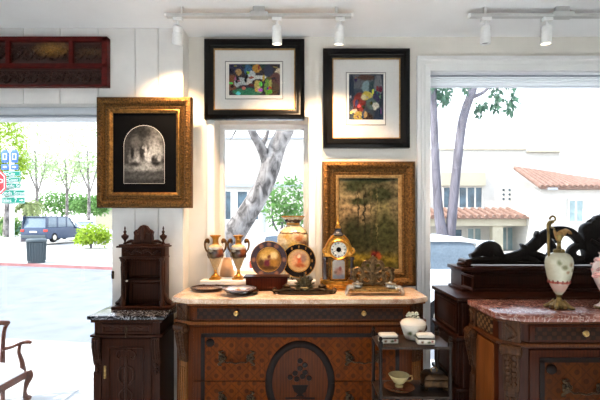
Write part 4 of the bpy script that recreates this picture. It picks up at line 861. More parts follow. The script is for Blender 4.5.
# ------------------------------------------------------------------ ewer and pink vase on the red marble
D = 2.2; ex = px(559, D)
t = thing('porcelain_ewer', 'tall cream porcelain ewer with bronze spout and high handle on the red marble', 'ewer', (ex, D, CT+.001)); t.scale = (.86, .86, 1.0)
bz = metal('olive_gilt_bronze', (84, 70, 40), (150, 126, 76), .4)
m = MB()
for k in range(4):
    a = PI/4+k*PI/2; m.tube([(.02*cos(a), .02*sin(a), .04), (.05*cos(a), .05*sin(a), .016), (.078*cos(a), .078*sin(a), .009), (.084*cos(a), .084*sin(a), .014)], [.016, .014, .009, .005], 10, 4)
m.lathe([(.05, .004), (.052, .02), (.034, .034), (.016, .05), (.012, .062), (.02, .07), (.018, .076)], 0, 0, 0, 24); m.build('foot', bz, t)
M['ewer'] = blobs('cream_floral_porcelain', (186, 181, 158), [(-.01, .225, .016, .012, (120, 116, 84), .5), (.03, .24, .012, .01, (150, 130, 100), .5), (-.04, .25, .01, .014, (120, 120, 90), .5), (.01, .20, .01, .008, (150, 120, 96), .5), (.045, .21, .01, .01, (120, 110, 84), .5), (0, .142, .2, .006, (176, 90, 76), .3), (0, .112, .2, .022, (196, 160, 146), .3)], .005, 60, .2, tex=.12, coat=.3)
m = MB(); m.lathe([(.016, .074), (.03, .09), (.05, .125), (.066, .17), (.077, .22), (.079, .25), (.072, .275), (.055, .293), (.03, .302), (.018, .304)], 0, 0, 0, 36); m.build('body', M['ewer'], t)
m = MB()
for k in range(14):
    a = k*2*PI/14; m.ell((.059*cos(a), .059*sin(a), .146), (.006, .006, .011), 6, 4)
m.build('red_beading', plain('brick_red_enamel', (132, 52, 44), .3), t)
m = MB(); m.lathe([(.034, .300), (.03, .31), (.014, .322), (.010, .345), (.014, .352), (.011, .36), (.018, .375), (.026, .395), (.024, .396), (.012, .37), (0, .365)], 0, 0, 0, 20)
for k in range(6): m.ell((.024*cos(k*1.05), .024*sin(k*1.05), .308), (.012, .012, .012), 8, 5)
m.build('neck', bz, t)
m = MB(); m.rib([(-.012, .385, .02), (.015, .40, .022), (.042, .415, .014), (.062, .412, .007), (.07, .40, .003)], 0, .018, 5); m.rib([(-.005, .37, .014), (-.02, .40, .010), (-.03, .42, .004)], 0, .012, 4); m.build('spout', M['goldpale'], t)
m = MB(); m.tube([(-.055, 0, .26), (-.064, 0, .30), (-.066, 0, .40), (-.068, 0, .45), (-.052, 0, .466), (-.034, 0, .462)], [.006, .008, .008, .009, .008, .006], 10, 4)
m.rib(spiral(-.036, .478, .022, .006, PI, PI-5.5, .006, .004), 0, .007); m.rib(spiral(-.04, .442, .018, .005, PI/2, PI/2+4.5, .005, .003), 0, .006)
m.rib([(-.03, .43, .005), (-.025, .41, .005), (-.012, .39, .005)], 0, .006, 4); m.ell((-.056, 0, .256), (.010, .010, .03), 8, 6); m.build('handle', bz, t)
t = thing('pink_vase', 'pink and white porcelain vase with moulded flowers at the right edge on the red marble', 'vase', (px(606, 2.2)+.005, 2.21, CT+.001))
pk = plain('pink_white_porcelain', (206, 158, 150), .25, 0, .25, 22)
m = MB(); m.lathe([(.045, 0), (.05, .008), (.03, .024), (.014, .05), (.014, .07), (.03, .10), (.052, .15), (.064, .20), (.056, .24), (.034, .265), (.026, .285), (.034, .30), (.03, .30), (0, .28)], 0, 0, 0, 32); m.build('body', plain('rosy_white_glaze', (226, 204, 196), .2, 0, .08, 20), t)
m = MB(); rr = random.Random(9)
for k in range(60):
    a = rr.uniform(0, 6.28); z = rr.uniform(.17, .27); R = .060 if z < .235 else .042; s_ = rr.uniform(.009, .016); m.ell((R*cos(a), R*sin(a), z), (s_, s_, s_*.8), 8, 5)
m.build('moulded_flowers', pk, t)
m = MB(); m.lathe([(.052, 0), (.054, .006), (.05, .012)], 0, 0, 0, 28); m.build('gilt_foot', bz, t)

# ------------------------------------------------------------------ outdoors
GZ, RZ = -.30, -.40
ks = -.2
m = MB(); m.prism([(-30, 3.35), (30, 3.35), (30, 5.42+ks*30*.2), (2, 5.25), (-2.5, 5.9), (-30, 10.5)], GZ-.4, GZ, 'z'); 
struct('sidewalk', m, M['concrete'])
j = MB()                                                      # joints of the pavement
for a in (-3.6, -2.35, -1.1, .15, 1.4, 2.65): j.bx(a-.006, a+.006, 3.35, 5.2, GZ, GZ+.0015)
j.bx(-5, 4, 4.62, 4.632, GZ, GZ+.0015); struct('sidewalk_joint_lines', j, plain('joint_grey', (150, 148, 146), .9))
m = MB(); m.bx(-60, 60, -40, 22, RZ-.3, RZ); struct('street', m, M['asphalt'])
farp = [(-40, 24), (-9.8-1.2, 16.9), (-5.6, 15.3), (0, 14.6), (6, 14.3), (40, 14)]
m = MB(); m.prism(farp+[(60, 120), (-80, 120)], RZ-.3, GZ, 'z'); struct('street_far_side', m, M['concrete'])
m = MB()
for (a, b), (c, d) in zip(farp, farp[1:]): m.prism([(a, b-.16), (c, d-.16), (c, d+.02), (a, b+.02)], RZ, GZ+.004, 'z')
struct('street_kerb', m, M['kerbred'])
# parked / distant cars
def car(name, label, loc, rz, paint, L=4.6, H=1.65, W=1.86, group=None):
    t = thing(name, label, 'car', loc, rz); a = L/2
    body = [(-a, .45), (-a+.05, .95), (-a+.12, 1.10), (a-1.25, 1.10), (a-.25, .94), (a, .72), (a, .38), (a-.1, .26), (-a+.1, .26)]
    m = MB(); m.prism(body, -W/2, W/2, 'y', .06); m.build('body', paint, t)
    hood = [(-a+.1, 1.08), (-a+.38, H-.1), (-a+.6, H-.04), (a-2.3, H-.04), (a-1.95, H-.12), (a-1.2, 1.08)]
    m = MB(); m.prism(hood, -W/2+.12, W/2-.12, 'y', .05); m.build('windows', M['carglass'], t)
    m = MB(); m.prism([(-a+.33, H-.11), (-a+.28, H-.05), (-a+.6, H), (a-2.4, H), (a-1.9, H-.11), (a-2.3, H-.07), (-a+.6, H-.07)], -W/2+.1, W/2-.1, 'y', .02)
    for s_ in (-1, 1):
        y = s_*(W/2-.12)
        for b0, b1 in ((-a+.3, -a+.12), (-a+1.35, -a+1.3), (-.0, .03)): m.bx(min(b0, b1)-.05, max(b0, b1)+.05, y-.02, y+.02, 1.0, H-.05, .01)
        m.tube([(a-2.0, y, H-.1), (a-1.22, y, 1.02)], .045, 8)
    m.build('roof', paint, t)
    for sx in (-a+.85, a-.9):
        for s_ in (-1, 1):
            n = MB(); q = n.n(); n.lathe([(.0, -.11), (.2, -.11), (.33, -.10), (.355, -.05), (.355, .05), (.33, .10), (.2, .11), (0, .11)], 0, 0, 0, 24); n.xf(Matrix.Translation((sx, s_*(W/2-.1), .355)) @ Matrix.Rotation(PI/2, 4, 'X'), q); wh = n.build('wheel', M['tyre'], t)
            n = MB(); q = n.n(); n.lathe([(0, -.125), (.19, -.12), (.21, -.1), (.21, .1), (.19, .12), (0, .125)], 0, 0, 0, 16); n.xf(Matrix.Translation((sx, s_*(W/2-.1), .355)) @ Matrix.Rotation(PI/2, 4, 'X'), q); n.build('hub', M['silver'], wh)
    for s_ in (-1, 1):
        n = MB(); n.bx(-a-.0, -a+.12, s_*(W/2-.12)-.14, s_*(W/2-.12)+.13, .78, .95, .03); n.build('tail_lamp', M['redlamp'], t)
        n = MB(); n.bx(a-.35, a-.02, s_*(W/2-.2)-.18, s_*(W/2-.2)+.18, .68, .84, .04); n.build('head_lamp', M['palepane'], t)
        n = MB(); n.ell((a-1.45, s_*(W/2+.06), 1.05), (.07, .11, .08), 10, 6); n.build('wing_mirror', paint, t)
    n = MB(); n.bx(-a-.02, -a+.03, -.26, .26, .72, .84, .005); n.build('number_plate', M['signwhite'], t)
    n = MB(); n.bx(-a-.06, -a+.1, -W/2+.05, W/2-.05, .34, .56, .04); n.build('rear_bumper', M['binplastic'], t)
    return t
car('car', 'white car parked at the kerb outside, its roof and rear seen through the right window', (1.0, 7.55, RZ), PI-.08, M['autowhite'], 4.5, 1.62)
car('car', 'white car in the road behind the porcelain vase in the middle window', (1.22, 10.3, RZ), -.06, M['autowhite'], 4.7, 1.6)
car('car', 'slate blue car seen from behind beyond the litter bin', (px(54, 31), 31.2, GZ+.18), 1.5, M['autogrey'], 4.7, 1.9, 1.95)
car('car', 'white car half hidden behind the lime green bush', (px(80, 35), 35.5, GZ+.15), -.5, M['autowhite'], 4.4, 1.6, 1.85)
# litter bin
t = thing('litter_bin', 'grey green slatted litter bin standing on the far kerb', 'bin', (px(27, 16.6), 17.2, GZ)); 
m = MB(); m.lathe([(.30, .05), (.31, .09), (.335, .86), (.32, .86)], 0, 0, 0, 28)
for k in range(22):
    a = k*2*PI/22; m.tube([(.318*cos(a), .318*sin(a), .1), (.345*cos(a), .345*sin(a), .88)], .022, 6)
m.build('slats', M['binplastic'], t)
m = MB(); m.lathe([(.36, .88), (.385, .9), (.385, .97), (.33, 1.02), (.2, 1.04), (.19, .98), (0, .97)], 0, 0, 0, 28); m.build('rim', M['binplastic'], t)
m = MB(); m.lathe([(.27, 0), (.32, .01), (.33, .07), (.30, .09)], 0, 0, 0, 28); m.build('base', M['binplastic'], t)
# road signs
def text(parent, s, x, z, h, y, mat, name='lettering', center=False):
    c = bpy.data.curves.new('lettering', 'FONT'); c.body = s; c.size = h; c.extrude = .002
    if center: c.align_x = 'CENTER'
    o = bpy.data.objects.new('tmp', c); COL.objects.link(o); dg = bpy.context.evaluated_depsgraph_get()
    me = bpy.data.meshes.new_from_object(o.evaluated_get(dg)); bpy.data.objects.remove(o)
    me.transform(Matrix.Translation((x, y, z)) @ Matrix.Rotation(PI/2, 4, 'X')); me.materials.append(mat)
    q = bpy.data.objects.new(name, me); COL.objects.link(q); q.parent = parent; return q
SD = 19.0; k = SD/F
t = thing('direction_sign', 'white post carrying green street direction boards and blue route shields', 'road sign', (px(10.5, SD), SD, GZ))
ox = t.location.x
m = MB(); m.bx(-.09, .09, .03, .15, 0, pz(146, SD)-GZ, .02); m.build('post', M['signwhite'], t)
def board(x0, x1, y0, y1, mat, s=None, ax_=None):
    a, b, c, d = px(x0, SD)-ox, px(x1, SD)-ox, pz(y1, SD)-GZ, pz(y0, SD)-GZ
    m = MB(); m.bx(a, b, 0, .03, c, d, .01, 1); o = m.build('sign_board', mat, t)
    m = MB(); m.frame(a+.02, b-.02, c+.02, d-.02, [(0, 0), (0, .004), (.012, .004), (.012, 0)], 0); m.build('white_border', M['signwhite'], o)
    if s: text(o, s, a+.06, c+(d-c)*.22, (d-c)*.82, -.004, M['signwhite'])
    return o, a, b, c, d
def arrow(o, cx, cz, s_, dr):
    m = MB(); m.prism([(cx-dr*s_, cz-.2*s_), (cx, cz-.2*s_), (cx, cz-.6*s_), (cx+dr*s_, cz), (cx, cz+.6*s_), (cx, cz+.2*s_), (cx-dr*s_, cz+.2*s_)], -.004, 0); m.build('arrow', M['signwhite'], o)
o, a, b, c, d = board(3, 20.5, 171, 176.2, M['signgreen'], '   City'); arrow(o, a+.14, (c+d)/2, .09, -1)
o, a, b, c, d = board(3, 20.5, 177, 182.2, M['signgreen'], '   Coast'); arrow(o, a+.14, (c+d)/2, .09, -1)
board(2, 20.5, 183, 188.6, M['signgreen'], 'Pacific St')
board(1, 25, 189.8, 196, M['signgreen'], 'onds Street 5')
o, a, b, c, d = board(1, 25, 197, 203.5, M['signgreen'], 'Isles  7'); arrow(o, b-.16, (c+d)/2, .10, 1)
for x in (4.8, 14.3):
    A = [px(x-4, SD)-ox, px(x+4, SD)-ox, pz(162.5, SD)-GZ, pz(150, SD)-GZ]; mid = (A[0]+A[1])/2; hh = A[3]-A[2]
    m = MB(); m.prism([(A[0]+.04, A[2]), (A[1]-.04, A[2]), (A[1], A[2]+hh*.75), (mid+.1, A[3]), (mid-.1, A[3]), (A[0], A[2]+hh*.75)], 0, .03, 'y', .006); o = m.build('route_shield', M['signblue'], t)
    m = MB(); m.frame(A[0]+.09, A[1]-.09, A[2]+.13, A[3]-.16, [(0, 0), (0, .005), (.04, .005), (.04, 0)], 0); m.build('white_border', M['signwhite'], o)
    m = MB(); m.bx(A[0]+.02, A[1]-.02, 0, .03, pz(169.5, SD)-GZ, pz(164.5, SD)-GZ, .006); o = m.build('arrow_plate', M['signblue'], t); arrow(o, mid, (pz(169.5, SD)+pz(164.5, SD))/2-GZ, .10, -1 if x < 9 else 1)
SD2 = 15.5
t = thing('stop_sign', 'red octagonal stop sign at the left edge outside the left window', 'road sign', (px(-9.5, SD2), SD2+2.2, GZ)); t.location.x = px(-9.5, SD2+2.2)
cz = pz(182.5, SD2+2.2)-GZ; R = 15.5*(SD2+2.2)/F/cos(PI/8)
m = MB(); m.prism([(R*cos(PI/8+i*PI/4), cz+R*sin(PI/8+i*PI/4)) for i in range(8)], 0, .02); o = m.build('octagon', M['signred'], t)
m = MB(); q = [(R*.9*cos(PI/8+i*PI/4), cz+R*.9*sin(PI/8+i*PI/4), .022) for i in range(9)]; m.rib(q, 0, .004, seg=6); m.build('white_border', M['signwhite'], o); text(o, 'STOP', 0, cz-.16, .46, -.005, M['signwhite'], center=True)
m = MB(); m.bx(-.04, .04, .02, .08, 0, cz+.4, .01); m.build('post', M['silver'], t)
# carved armchair out on the pavement
CD = 4.1; kc = CD/F; NW = -.46
t = thing('carved_armchair', 'small carved mahogany armchair with pale seat on the sunlit pavement', 'chair', (px(1, CD), CD, GZ)); ox = t.location.x
def cp(x, y): return px(x, CD)-ox, pz(y, CD)-GZ
sr = cp(0, 374)[1]; aw_ = .23
for s_ in (-1, 1):
    yy = 0 if s_ > 0 else NW
    m = MB(); P_ = [cp(3, 400), cp(2.5, 372), cp(3, 345), cp(4.5, 330), cp(8, 322)]
    m.tube([(a, yy, b) for a, b in P_], [.018, .024, .02, .018, .022], 10, 4); m.build('back_post', M['chairwood'], t)
    m = MB(); P_ = [cp(3.5, 349), cp(12, 347), cp(20, 343.5), cp(27, 342), cp(31, 342.6)]; m.tube([(a, yy, b) for a, b in P_], [.018, .015, .016, .02, .016], 10, 4)
    m.build('arm', M['chairwood'], t)
    m = MB(); P_ = [cp(20, 345), cp(19, 352), cp(22, 362), cp(23.5, 372)]; m.tube([(a, yy, b) for a, b in P_], [.016, .017, .022, .026], 10, 4); m.build('arm_support', M['chairwood'], t)
    m = MB(); P_ = [cp(28, 371), cp(29.5, 376), cp(26.5, 384), cp(25, 391), cp(25.5, 396), cp(27, 399.5)]; m.tube([(a, yy, b) for a, b in P_], [.03, .034, .024, .016, .024, .03], 12, 4); m.ell((cp(27.5, 398.5)[0], yy, .024), (.04, .034, .024), 10, 6); m.build('leg', M['chairwood'], t)
z0 = cp(0, 380)[1]
for s_ in (-1, 1):
    m = MB(); m.prism([cp(3, 381), cp(30, 376.5), cp(30, 371), cp(3, 374)], (0 if s_ > 0 else NW)-.02, (0 if s_ > 0 else NW)+.02, 'y', .006); m.build('seat_rail', M['chairwood'], t)
m = MB(); fx = cp(29, 0)[0]; m.bx(fx-.03, fx, NW, 0, cp(0, 377)[1], cp(0, 370.5)[1], .006); m.build('front_rail', M['chairwood'], t)
m = MB(); m.prism([cp(4, 379), cp(28, 375), cp(27, 369), cp(16, 362), cp(4, 361)], NW+.03, -.03, 'y', .02); m.build('seat_cushion', M['white_fab'], t)
m = MB(); bx_ = cp(5, 0)[0]
n0 = cp(0, 323)[1]; m.tube([(bx_+.03, NW, n0), (bx_+.01, NW/2-.1, n0+.03), (bx_+.01, NW/2+.1, n0+.03), (bx_+.03, 0, n0)], .024, 10, 4); m.build('top_rail', M['chairwood'], t)
m = MB(); m.bx(bx_-.03, bx_-.012, NW/2-.075, NW/2+.075, z0, n0+.01, .006); m.build('back_splat', M['chairwood'], t)
# trees
def tree(name, label, loc, trunks, crowns, bark, leafm, lsz, cat='tree', droop=0, seed=1, group=None):
    t = thing(name, label, cat, loc, group=group); rnd = random.Random(seed)
    m = MB()
    for pts, rad in trunks: m.tube(pts, rad, 12, 4)
    if trunks: m.build('trunk', bark, t)
    if crowns:
        m = MB()
        for c, r, n in crowns: m.leaves(c, r, n, lsz, rnd, droop)
        m.build('foliage', leafm, t, flat=True)
    return t
def rel(x, y, D, ox, oz, dy=0): return (px(x, D)-ox, dy, pz(y, D)-oz)
D = 9.6; ox = px(222, D)
R_ = lambda x, y, dy=0: rel(x, y, D, ox, GZ, dy)
tree('leaning_tree', 'large pale barked tree trunk leaning across the middle window', (ox, D, GZ), [([R_(206, 300), R_(220, 255), R_(235, 232), R_(247, 214), R_(257, 198), R_(265, 183), R_(271, 165), R_(278, 145), R_(288, 124), R_(300, 85)], [.38, .31, .27, .24, .23, .22, .23, .20, .20, .18]),
     ([R_(269, 172), R_(264, 154, -.1), R_(258, 142, -.2), R_(251, 127, -.3), R_(243, 80, -.3)], [.12, .12, .1, .09, .07]), ([R_(254, 132, -.2), R_(240, 122), R_(228, 128), R_(222, 122)], [.05, .04, .03, .015]), ([R_(240, 122), R_(234, 134), R_(230, 140)], [.03, .02, .01]), ([R_(262, 146), R_(268, 130), R_(266, 110)], [.06, .04, .02])], [], M['barkpale'], None, .2, seed=2)
D = 11.0; ox = px(449, D); R_ = lambda x, y, dy=0: rel(x, y, D, ox, GZ, dy)
tree('eucalyptus_tree', 'grey tree with two bare trunks and hanging leaves seen in the right window', (ox, D, GZ), [([R_(447, 290), R_(445, 250), R_(439, 215), R_(436, 170), R_(434, 120), R_(432.5, 90), R_(430, 30)], [.24, .18, .13, .11, .1, .1, .09]), ([R_(450, 290), R_(449, 250), R_(452, 215), R_(456, 175), R_(461, 130), R_(466, 108), R_(473, 88), R_(484, 40)], [.24, .16, .13, .12, .12, .115, .11, .09]),
     ([R_(470, 97), R_(478, 95), R_(487, 89), R_(500, 72)], [.07, .05, .045, .035]), ([R_(497, 80), R_(510, 78), R_(515, 90)], [.03, .02, .01]), ([R_(434, 90), R_(442, 82), R_(448, 78)], [.06, .05, .03])],
     [(R_(443, 95), (.22, .25, .2), 90), (R_(436, 84), (.5, .4, .25), 120), (R_(480, 108), (.13, .2, .2), 60), (R_(497, 100), (.13, .2, .3), 70), (R_(512, 101), (.11, .2, .32), 60), (R_(505, 80), (.5, .3, .2), 90), (R_(465, 88), (.1, .1, .1), 20)], M['barkgrey'], M['leafdark'], .2, droop=1.2, seed=3)
D = 13.0; ox = px(281, D); R_ = lambda x, y, dy=0: rel(x, y, D, ox, GZ, dy)
tree('young_tree', 'small leafy green tree behind the leaning trunk in the middle window', (ox, D, GZ), [([R_(279, 268), R_(280, 240), R_(284, 215)], [.05, .05, .03]), ([R_(280, 235), R_(273, 222), R_(272, 205)], [.03, .03, .02])], [(R_(290, 200), (.6, .5, .75), 420), (R_(278, 212), (.5, .5, .5), 280), (R_(297, 220), (.5, .5, .4), 220), (R_(272, 196), (.25, .4, .3), 80)], M['barkgrey'], M['leafgreen'], .17, seed=4)
D = 26.0; ox = px(91, D); R_ = lambda x, y, dy=0: rel(x, y, D, ox, GZ, dy)
tree('bush', 'rounded lime green bush beside the blue car', (ox, D, GZ), [([R_(91, 250), R_(91, 238)], [.08, .05])], [(R_(93, 234), (.95, .8, .62), 900), (R_(83, 240), (.6, .6, .35), 400), (R_(103, 238), (.6, .6, .5), 400)], M['barkgrey'], M['leaflime'], .22, 'bush', seed=5)
def palm(label, x, D, y0, y1, L, seed):
    ox = px(x, D); t = thing('palm_tree', label, 'tree', (ox, D, GZ), group='palms behind the sign post'); top = pz(y1, D)-GZ; rnd = random.Random(seed)
    m = MB(); m.tube([(0, 0, 0), (.1, 0, top*.5), (.25, 0, top)], [.2, .16, .13], 10, 3); m.build('trunk', M['barkgrey'], t)
    m = MB()
    for k in range(22):
        a = rnd.uniform(0, 6.28); e = rnd.uniform(-.5, 1.0); prev = None
        for j in range(9):
            u = j/8; p = Vector((.25+cos(a)*L*u*cos(e), sin(a)*L*u*cos(e), top+L*(u*sin(e)-.7*u*u))); 
            if prev is not None:
                dv_ = (p-prev).normalized(); sd = dv_.cross(Vector((0, 0, 1))).normalized()
                for s_ in (-1, 1):
                    q = p+sd*s_*L*.28*(1-u*.6)+dv_*.1-Vector((0, 0, L*.1)); m._f(m._v([prev, p, q]))
            prev = p
    m.build('fronds', M['leafpale2'], t, flat=True)
M['leafpale2'] = leafmat('olive_palm_fronds', (128, 140, 92))
palm('short palm tree standing behind the street signs', 23, 34, 240, 204, 1.8, 3)
palm('palm tree half hidden behind the blue car', 30, 38, 240, 206, 1.6, 5)
for i, (x, D, yt, n, lm, lb) in enumerate([(6, 30, 150, 2600, 'leaflime', 'tall sparse tree above the blue route shields'), (36, 48, 150, 1100, 'leafpale', 'tall thin crowned pale tree in the middle of the left window'), (66, 55, 158, 1100, 'leafpale', 'slim pale tree left of the engraving frame'), (88, 48, 150, 1100, 'leafpale', 'pale airy tree partly behind the engraving frame')]):
    ox = px(x, D); R_ = lambda a, b, dy=0: rel(a, b, D, ox, GZ, dy); k = D/F
    tree('street_tree', lb, (ox, D, GZ), [([R_(x, 236), R_(x+1, 200), R_(x-1, yt)], [.22, .17, .08]), ([R_(x+1, 195), R_(x+8, 172), R_(x+10, 155)], [.1, .07, .03]), ([R_(x, 188), R_(x-8, 168), R_(x-9, 150)], [.1, .07, .03])], [(R_(x, yt), (22*k, 12*k, 30*k), n//2), (R_(x+9, yt+18), (14*k, 8*k, 16*k), n//4), (R_(x-10, yt+14), (12*k, 8*k, 14*k), n//4), (R_(x+3, yt-32), (16*k, 8*k, 20*k), n//5)], M['barkpale'], M[lm], .35*D/40, seed=20+i, group='pale street trees across the road')
for i, (x, y, D, w_, h_, lm, lb) in enumerate([(62, 203, 70, 30, 12, 'leafgreen', 'long green hedge far behind the blue car'), (90, 205, 66, 20, 10, 'leafgreen', 'green shrub mass behind the parked cars at the frame edge'), (8, 226, 44, 12, 10, 'leafgreen', 'low green shrubs at the foot of the sign post'), (30, 228, 42, 10, 6, 'leafdark', 'low dark shrub beside the blue car')]):
    ox = px(x, D); R_ = lambda a, b, dy=0: rel(a, b, D, ox, GZ, dy); k = D/F; hz_ = (y+h_*.6)
    tree('shrub', lb, (ox, D, GZ), [([(0, 0, 0), R_(x, y+2)], [.15, .08])], [(R_(x, y), (w_*k, 12*k*.5, h_*k), 900), (R_(x+w_*.4, y+3), (w_*.5*k, 2, h_*.7*k), 300)], M['barkgrey'], M[lm], .6*D/60, 'shrub', seed=40+i, group='shrubs across the road')
# buildings
def tiles(m, x0, x1, yf, yb, z0, z1, pitch=.42):             # pantile slope: ribs running down from back to front
    m.prism([(yf, z0-.06), (yf, z0), (yb, z1), (yb, z1-.06)], x0, x1, 'x'); n = int((x1-x0)/pitch)
    for i in range(n):
        x = x0+(i+.5)*(x1-x0)/n; m.tube([(x, yf-.04, z0+.03), (x, yb, z1+.03)], pitch*.3, 8)
BD = 25.0; bg = GZ-.75
t = thing('villa', 'white stucco villa with tiled porch roof seen through the right window', 'building', (px(470, BD), BD, bg)); ox = t.location.x
X = lambda x, D=BD: px(x, D)-ox
Z = lambda y, D=BD: pz(y, D)-bg
m = MB(); m.bx(X(395), X(560), 0, 8, 0, Z(150)); m.build('wall', M['stucco'], t)
m = MB(); m.bx(X(395)-.2, X(526), -.12, 8, Z(150), Z(149), .0); m.bx(X(526), X(560), -.2, 8, Z(152.5), Z(151.5)); m.build('coping', M['stuccocream'], t)
def win(x0, x1, y0, y1, mat, mul=1, y=0, par=None, D=BD, fm=None):
    a, b, c, d = X(x0, D), X(x1, D), Z(y1, D), Z(y0, D)
    m = MB(); m.frame(a, b, c, d, [(0, -.02), (0, .05), (.1, .05), (.1, -.02)], y)
    for k in range(1, mul+1): q = a+(b-a)*k/(mul+1); m.bx(q-.05, q+.05, y-.04, y, c, d)
    o = m.build('window', fm or M['stucco'], par or t); m = MB(); m.bx(a+.05, b-.05, y-.02, y+.01, c+.05, d-.05); m.build('pane', mat, o); return o
win(442, 483, 186, 209, M['darkpane'], 4, -.01)
m = MB(); m.bx(X(441), X(484), -.25, 0, Z(186), Z(173)); m.build('window_box', M['stuccocream'], t)
m = MB()
for i in range(2):
    for j_ in range(3): m.disc([(.07, 0), (.07, .02), (.0, .02)], (X(503.5+i*6), 0, Z(190+j_*4.5)), 10)
m.build('vent_holes', M['darkpane'], t)
m = MB(); m.bx(X(400), X(548), -1.6, 0, Z(226, 23.4), Z(219, 23.4)); m.build('porch_beam', M['stuccocream'], t)
for q in (402, 486, 545):
    m = MB(); m.bx(X(q)-.3, X(q)+.3, -1.5, -1.1, 0, Z(224, 23.5)); m.build('porch_post', M['stuccocream'], t)
m = MB(); tiles(m, X(398), X(546), -1.9, -.02, Z(217.5, 23.1), Z(209.5)); m.build('porch_roof', M['tile'], t)
win(446, 463, 228, 262, M['darkpane'], 0, -.01); win(466, 482, 227, 250, M['palepane'], 1, -.01); win(490, 540, 226, 258, M['palepane'], 2, -.01)
# right wing with hipped roof
WD = 22.0; m = MB(); m.bx(X(541, WD), X(541, WD)+8, WD-BD, 3, 0, Z(187, WD)); m.build('wing_wall', M['stucco'], t)
m = MB(); hy = WD-BD; x0, x1 = X(538, WD), X(538, WD)+9; zr = Z(187.5, WD); yr = hy+2.0; zp = Z(168, BD-.5)
ze = Z(180, WD+2.0)-.05; zl = Z(168, WD+2.0); xa, xb = X(515, WD+2.0), X(600, WD+2.0)
ridge = lambda x: zl+(ze-zl)*(x-xa)/(xb-xa)
x1 = xb+5; top = [(xa, yr, zl), (x1, yr, ridge(x1))]; ev = [(x0-.0, hy-.3, zr), (x1, hy-.3, zr)]
v = m._v([ev[0], ev[1], top[1], top[0], (ev[0][0], hy-.3, zr-.1), (ev[1][0], hy-.3, zr-.1), (x1, yr, ridge(x1)-.1), (xa, yr, zl-.1)])
for q in ((0, 1, 2, 3), (4, 5, 6, 7), (0, 1, 5, 4), (0, 3, 7, 4), (1, 2, 6, 5)): m._f([v[k] for k in q])
n_ = 34
for i in range(n_+1):
    u = i/n_; a = Vector(ev[0]).lerp(Vector(ev[1]), u); b_ = Vector(top[0]).lerp(Vector(top[1]), u); m.tube([a+Vector((0, -.05, .03)), b_+Vector((0, 0, .03))], .10, 8)
m.tube([top[0], top[1]], .11, 8); m.tube([ev[0], top[0]], .11, 8); m.build('hipped_roof', M['tile'], t)
win(567, 584, 199, 223, M['palepane'], 1, hy-.01, None, WD)
m = MB(); m.bx(X(544, WD), X(553, WD), hy-.42, hy-.3, zr-.16, zr-.04, .02); m.build('gutter_box', M['railgrey'], t)
BD2 = 24.0; t = thing('white_building', 'plain white building with dark windows behind the leaning trunk', 'building', (px(250, BD2), BD2, bg)); ox = t.location.x
X = lambda x, D=BD2: px(x, D)-ox
m = MB(); m.bx(X(150), X(392), 0, 8, 0, Z(139, BD2)); m.build('wall', M['stucco'], t)
m = MB(); m.bx(X(150), X(392), -.15, 0, Z(187, BD2), Z(184, BD2)); m.bx(X(150), X(392), -.12, 8, Z(139, BD2), Z(137.5, BD2)); m.build('cornice', M['railgrey'], t)
win(224, 232.5, 190, 221, M['darkpane'], 0, -.01, t, BD2); win(236, 260, 190, 221, M['darkpane'], 1, -.01, t, BD2); win(305, 318, 170, 184, M['darkpane'], 0, -.01, t, BD2)
m = MB(); m.bx(X(263), X(265), -.1, 0, 0, Z(187, BD2)); m.build('downpipe', M['railgrey'], t)
BD3 = 60.0; t = thing('far_building', 'low pale building far behind the blue car', 'building', (px(58, BD3), BD3, GZ)); ox = t.location.x; t.location.y = 78
m = MB(); m.bx(px(34, BD3)-ox, px(82, BD3)-ox, 0, 6, 0, pz(205, BD3)-GZ); m.build('wall', M['stuccocream'], t)
m = MB(); m.bx(px(33, BD3)-ox, px(83, BD3)-ox, -.3, 6.2, pz(205, BD3)-GZ, pz(203, BD3)-GZ); m.build('roof', M['railgrey'], t)

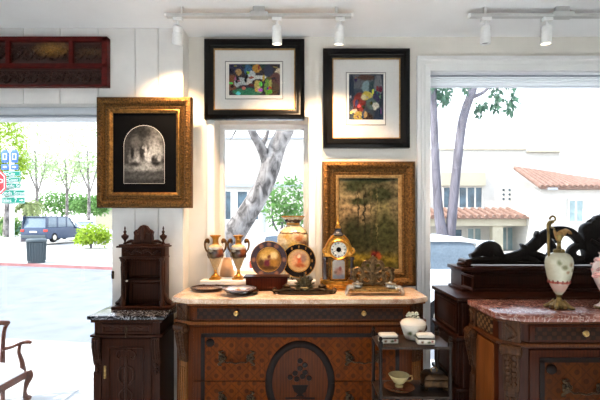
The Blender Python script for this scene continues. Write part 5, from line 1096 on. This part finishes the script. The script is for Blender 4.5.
# ------------------------------------------------------------------ light, sky, camera
W = bpy.data.worlds.new('sky'); S.world = W; W.use_nodes = True; nt = W.node_tree; bgn = nt.nodes['Background']
tc = nt.nodes.new('ShaderNodeTexCoord'); sp = nt.nodes.new('ShaderNodeSeparateXYZ'); nt.links.new(tc.outputs['Generated'], sp.inputs[0])
rp = nt.nodes.new('ShaderNodeValToRGB'); nt.links.new(sp.outputs[2], rp.inputs[0]); e = rp.color_ramp.elements
e[0].position = 0; e[0].color = (.96, .98, 1, 1); e[1].position = .7; e[1].color = (.62, .78, 1, 1); nt.links.new(rp.outputs[0], bgn.inputs[0])
bgn.inputs[1].default_value = 1.45
L = bpy.data.lights.new('sun', 'SUN'); L.energy = 3.6; L.angle = .01; L.color = (1, .96, .9); o = bpy.data.objects.new('sun', L); COL.objects.link(o)
o.rotation_euler = Vector((.75, .28, -1.0)).to_track_quat('-Z', 'Y').to_euler(); o.location = (-6, -2, 9)
cam = bpy.data.cameras.new('camera'); cam.sensor_width = 36; cam.lens = 36*F/600; cam.shift_y = 20/600; cam.clip_end = 400
o = bpy.data.objects.new('camera', cam); COL.objects.link(o); o.location = (0, 0, EYE); o.rotation_euler = (PI/2, 0, 0); S.camera = o
S.view_settings.view_transform = 'Standard'; S.view_settings.look = 'None'; S.view_settings.exposure = 1.47; S.view_settings.gamma = 1
def portal(loc, rot, sx, sy):
    P = bpy.data.lights.new('portal', 'AREA'); P.shape = 'RECTANGLE'; P.size = sx; P.size_y = sy; P.cycles.is_portal = True
    q = bpy.data.objects.new('portal', P); COL.objects.link(q); q.location = loc; q.rotation_euler = rot
portal(((LW0+LW1)/2, 3.12, (LZ0+LZ1)/2), (-PI/2, 0, 0), LW1-LW0, LZ1-LZ0); portal(((BW0+BW1)/2, 3.16, (BZ0+BZ1)/2), (-PI/2, 0, 0), BW1-BW0, BZ1-BZ0)
portal(((MW0+MW1)/2, 3.32, (MZ0+MZ1)/2), (-PI/2, 0, 0), MW1-MW0, MZ1-MZ0)
portal((RX0-.22, (SW0+SW1)/2, (SWZ0+SWZ1)/2), (PI/2, 0, -PI/2), SW1-SW0, SWZ1-SWZ0)
S.cycles.use_denoising = True; S.cycles.max_bounces = 10; S.cycles.transparent_max_bounces = 12; S.cycles.caustics_reflective = False; S.cycles.caustics_refractive = False
S.cycles.sample_clamp_indirect = 8
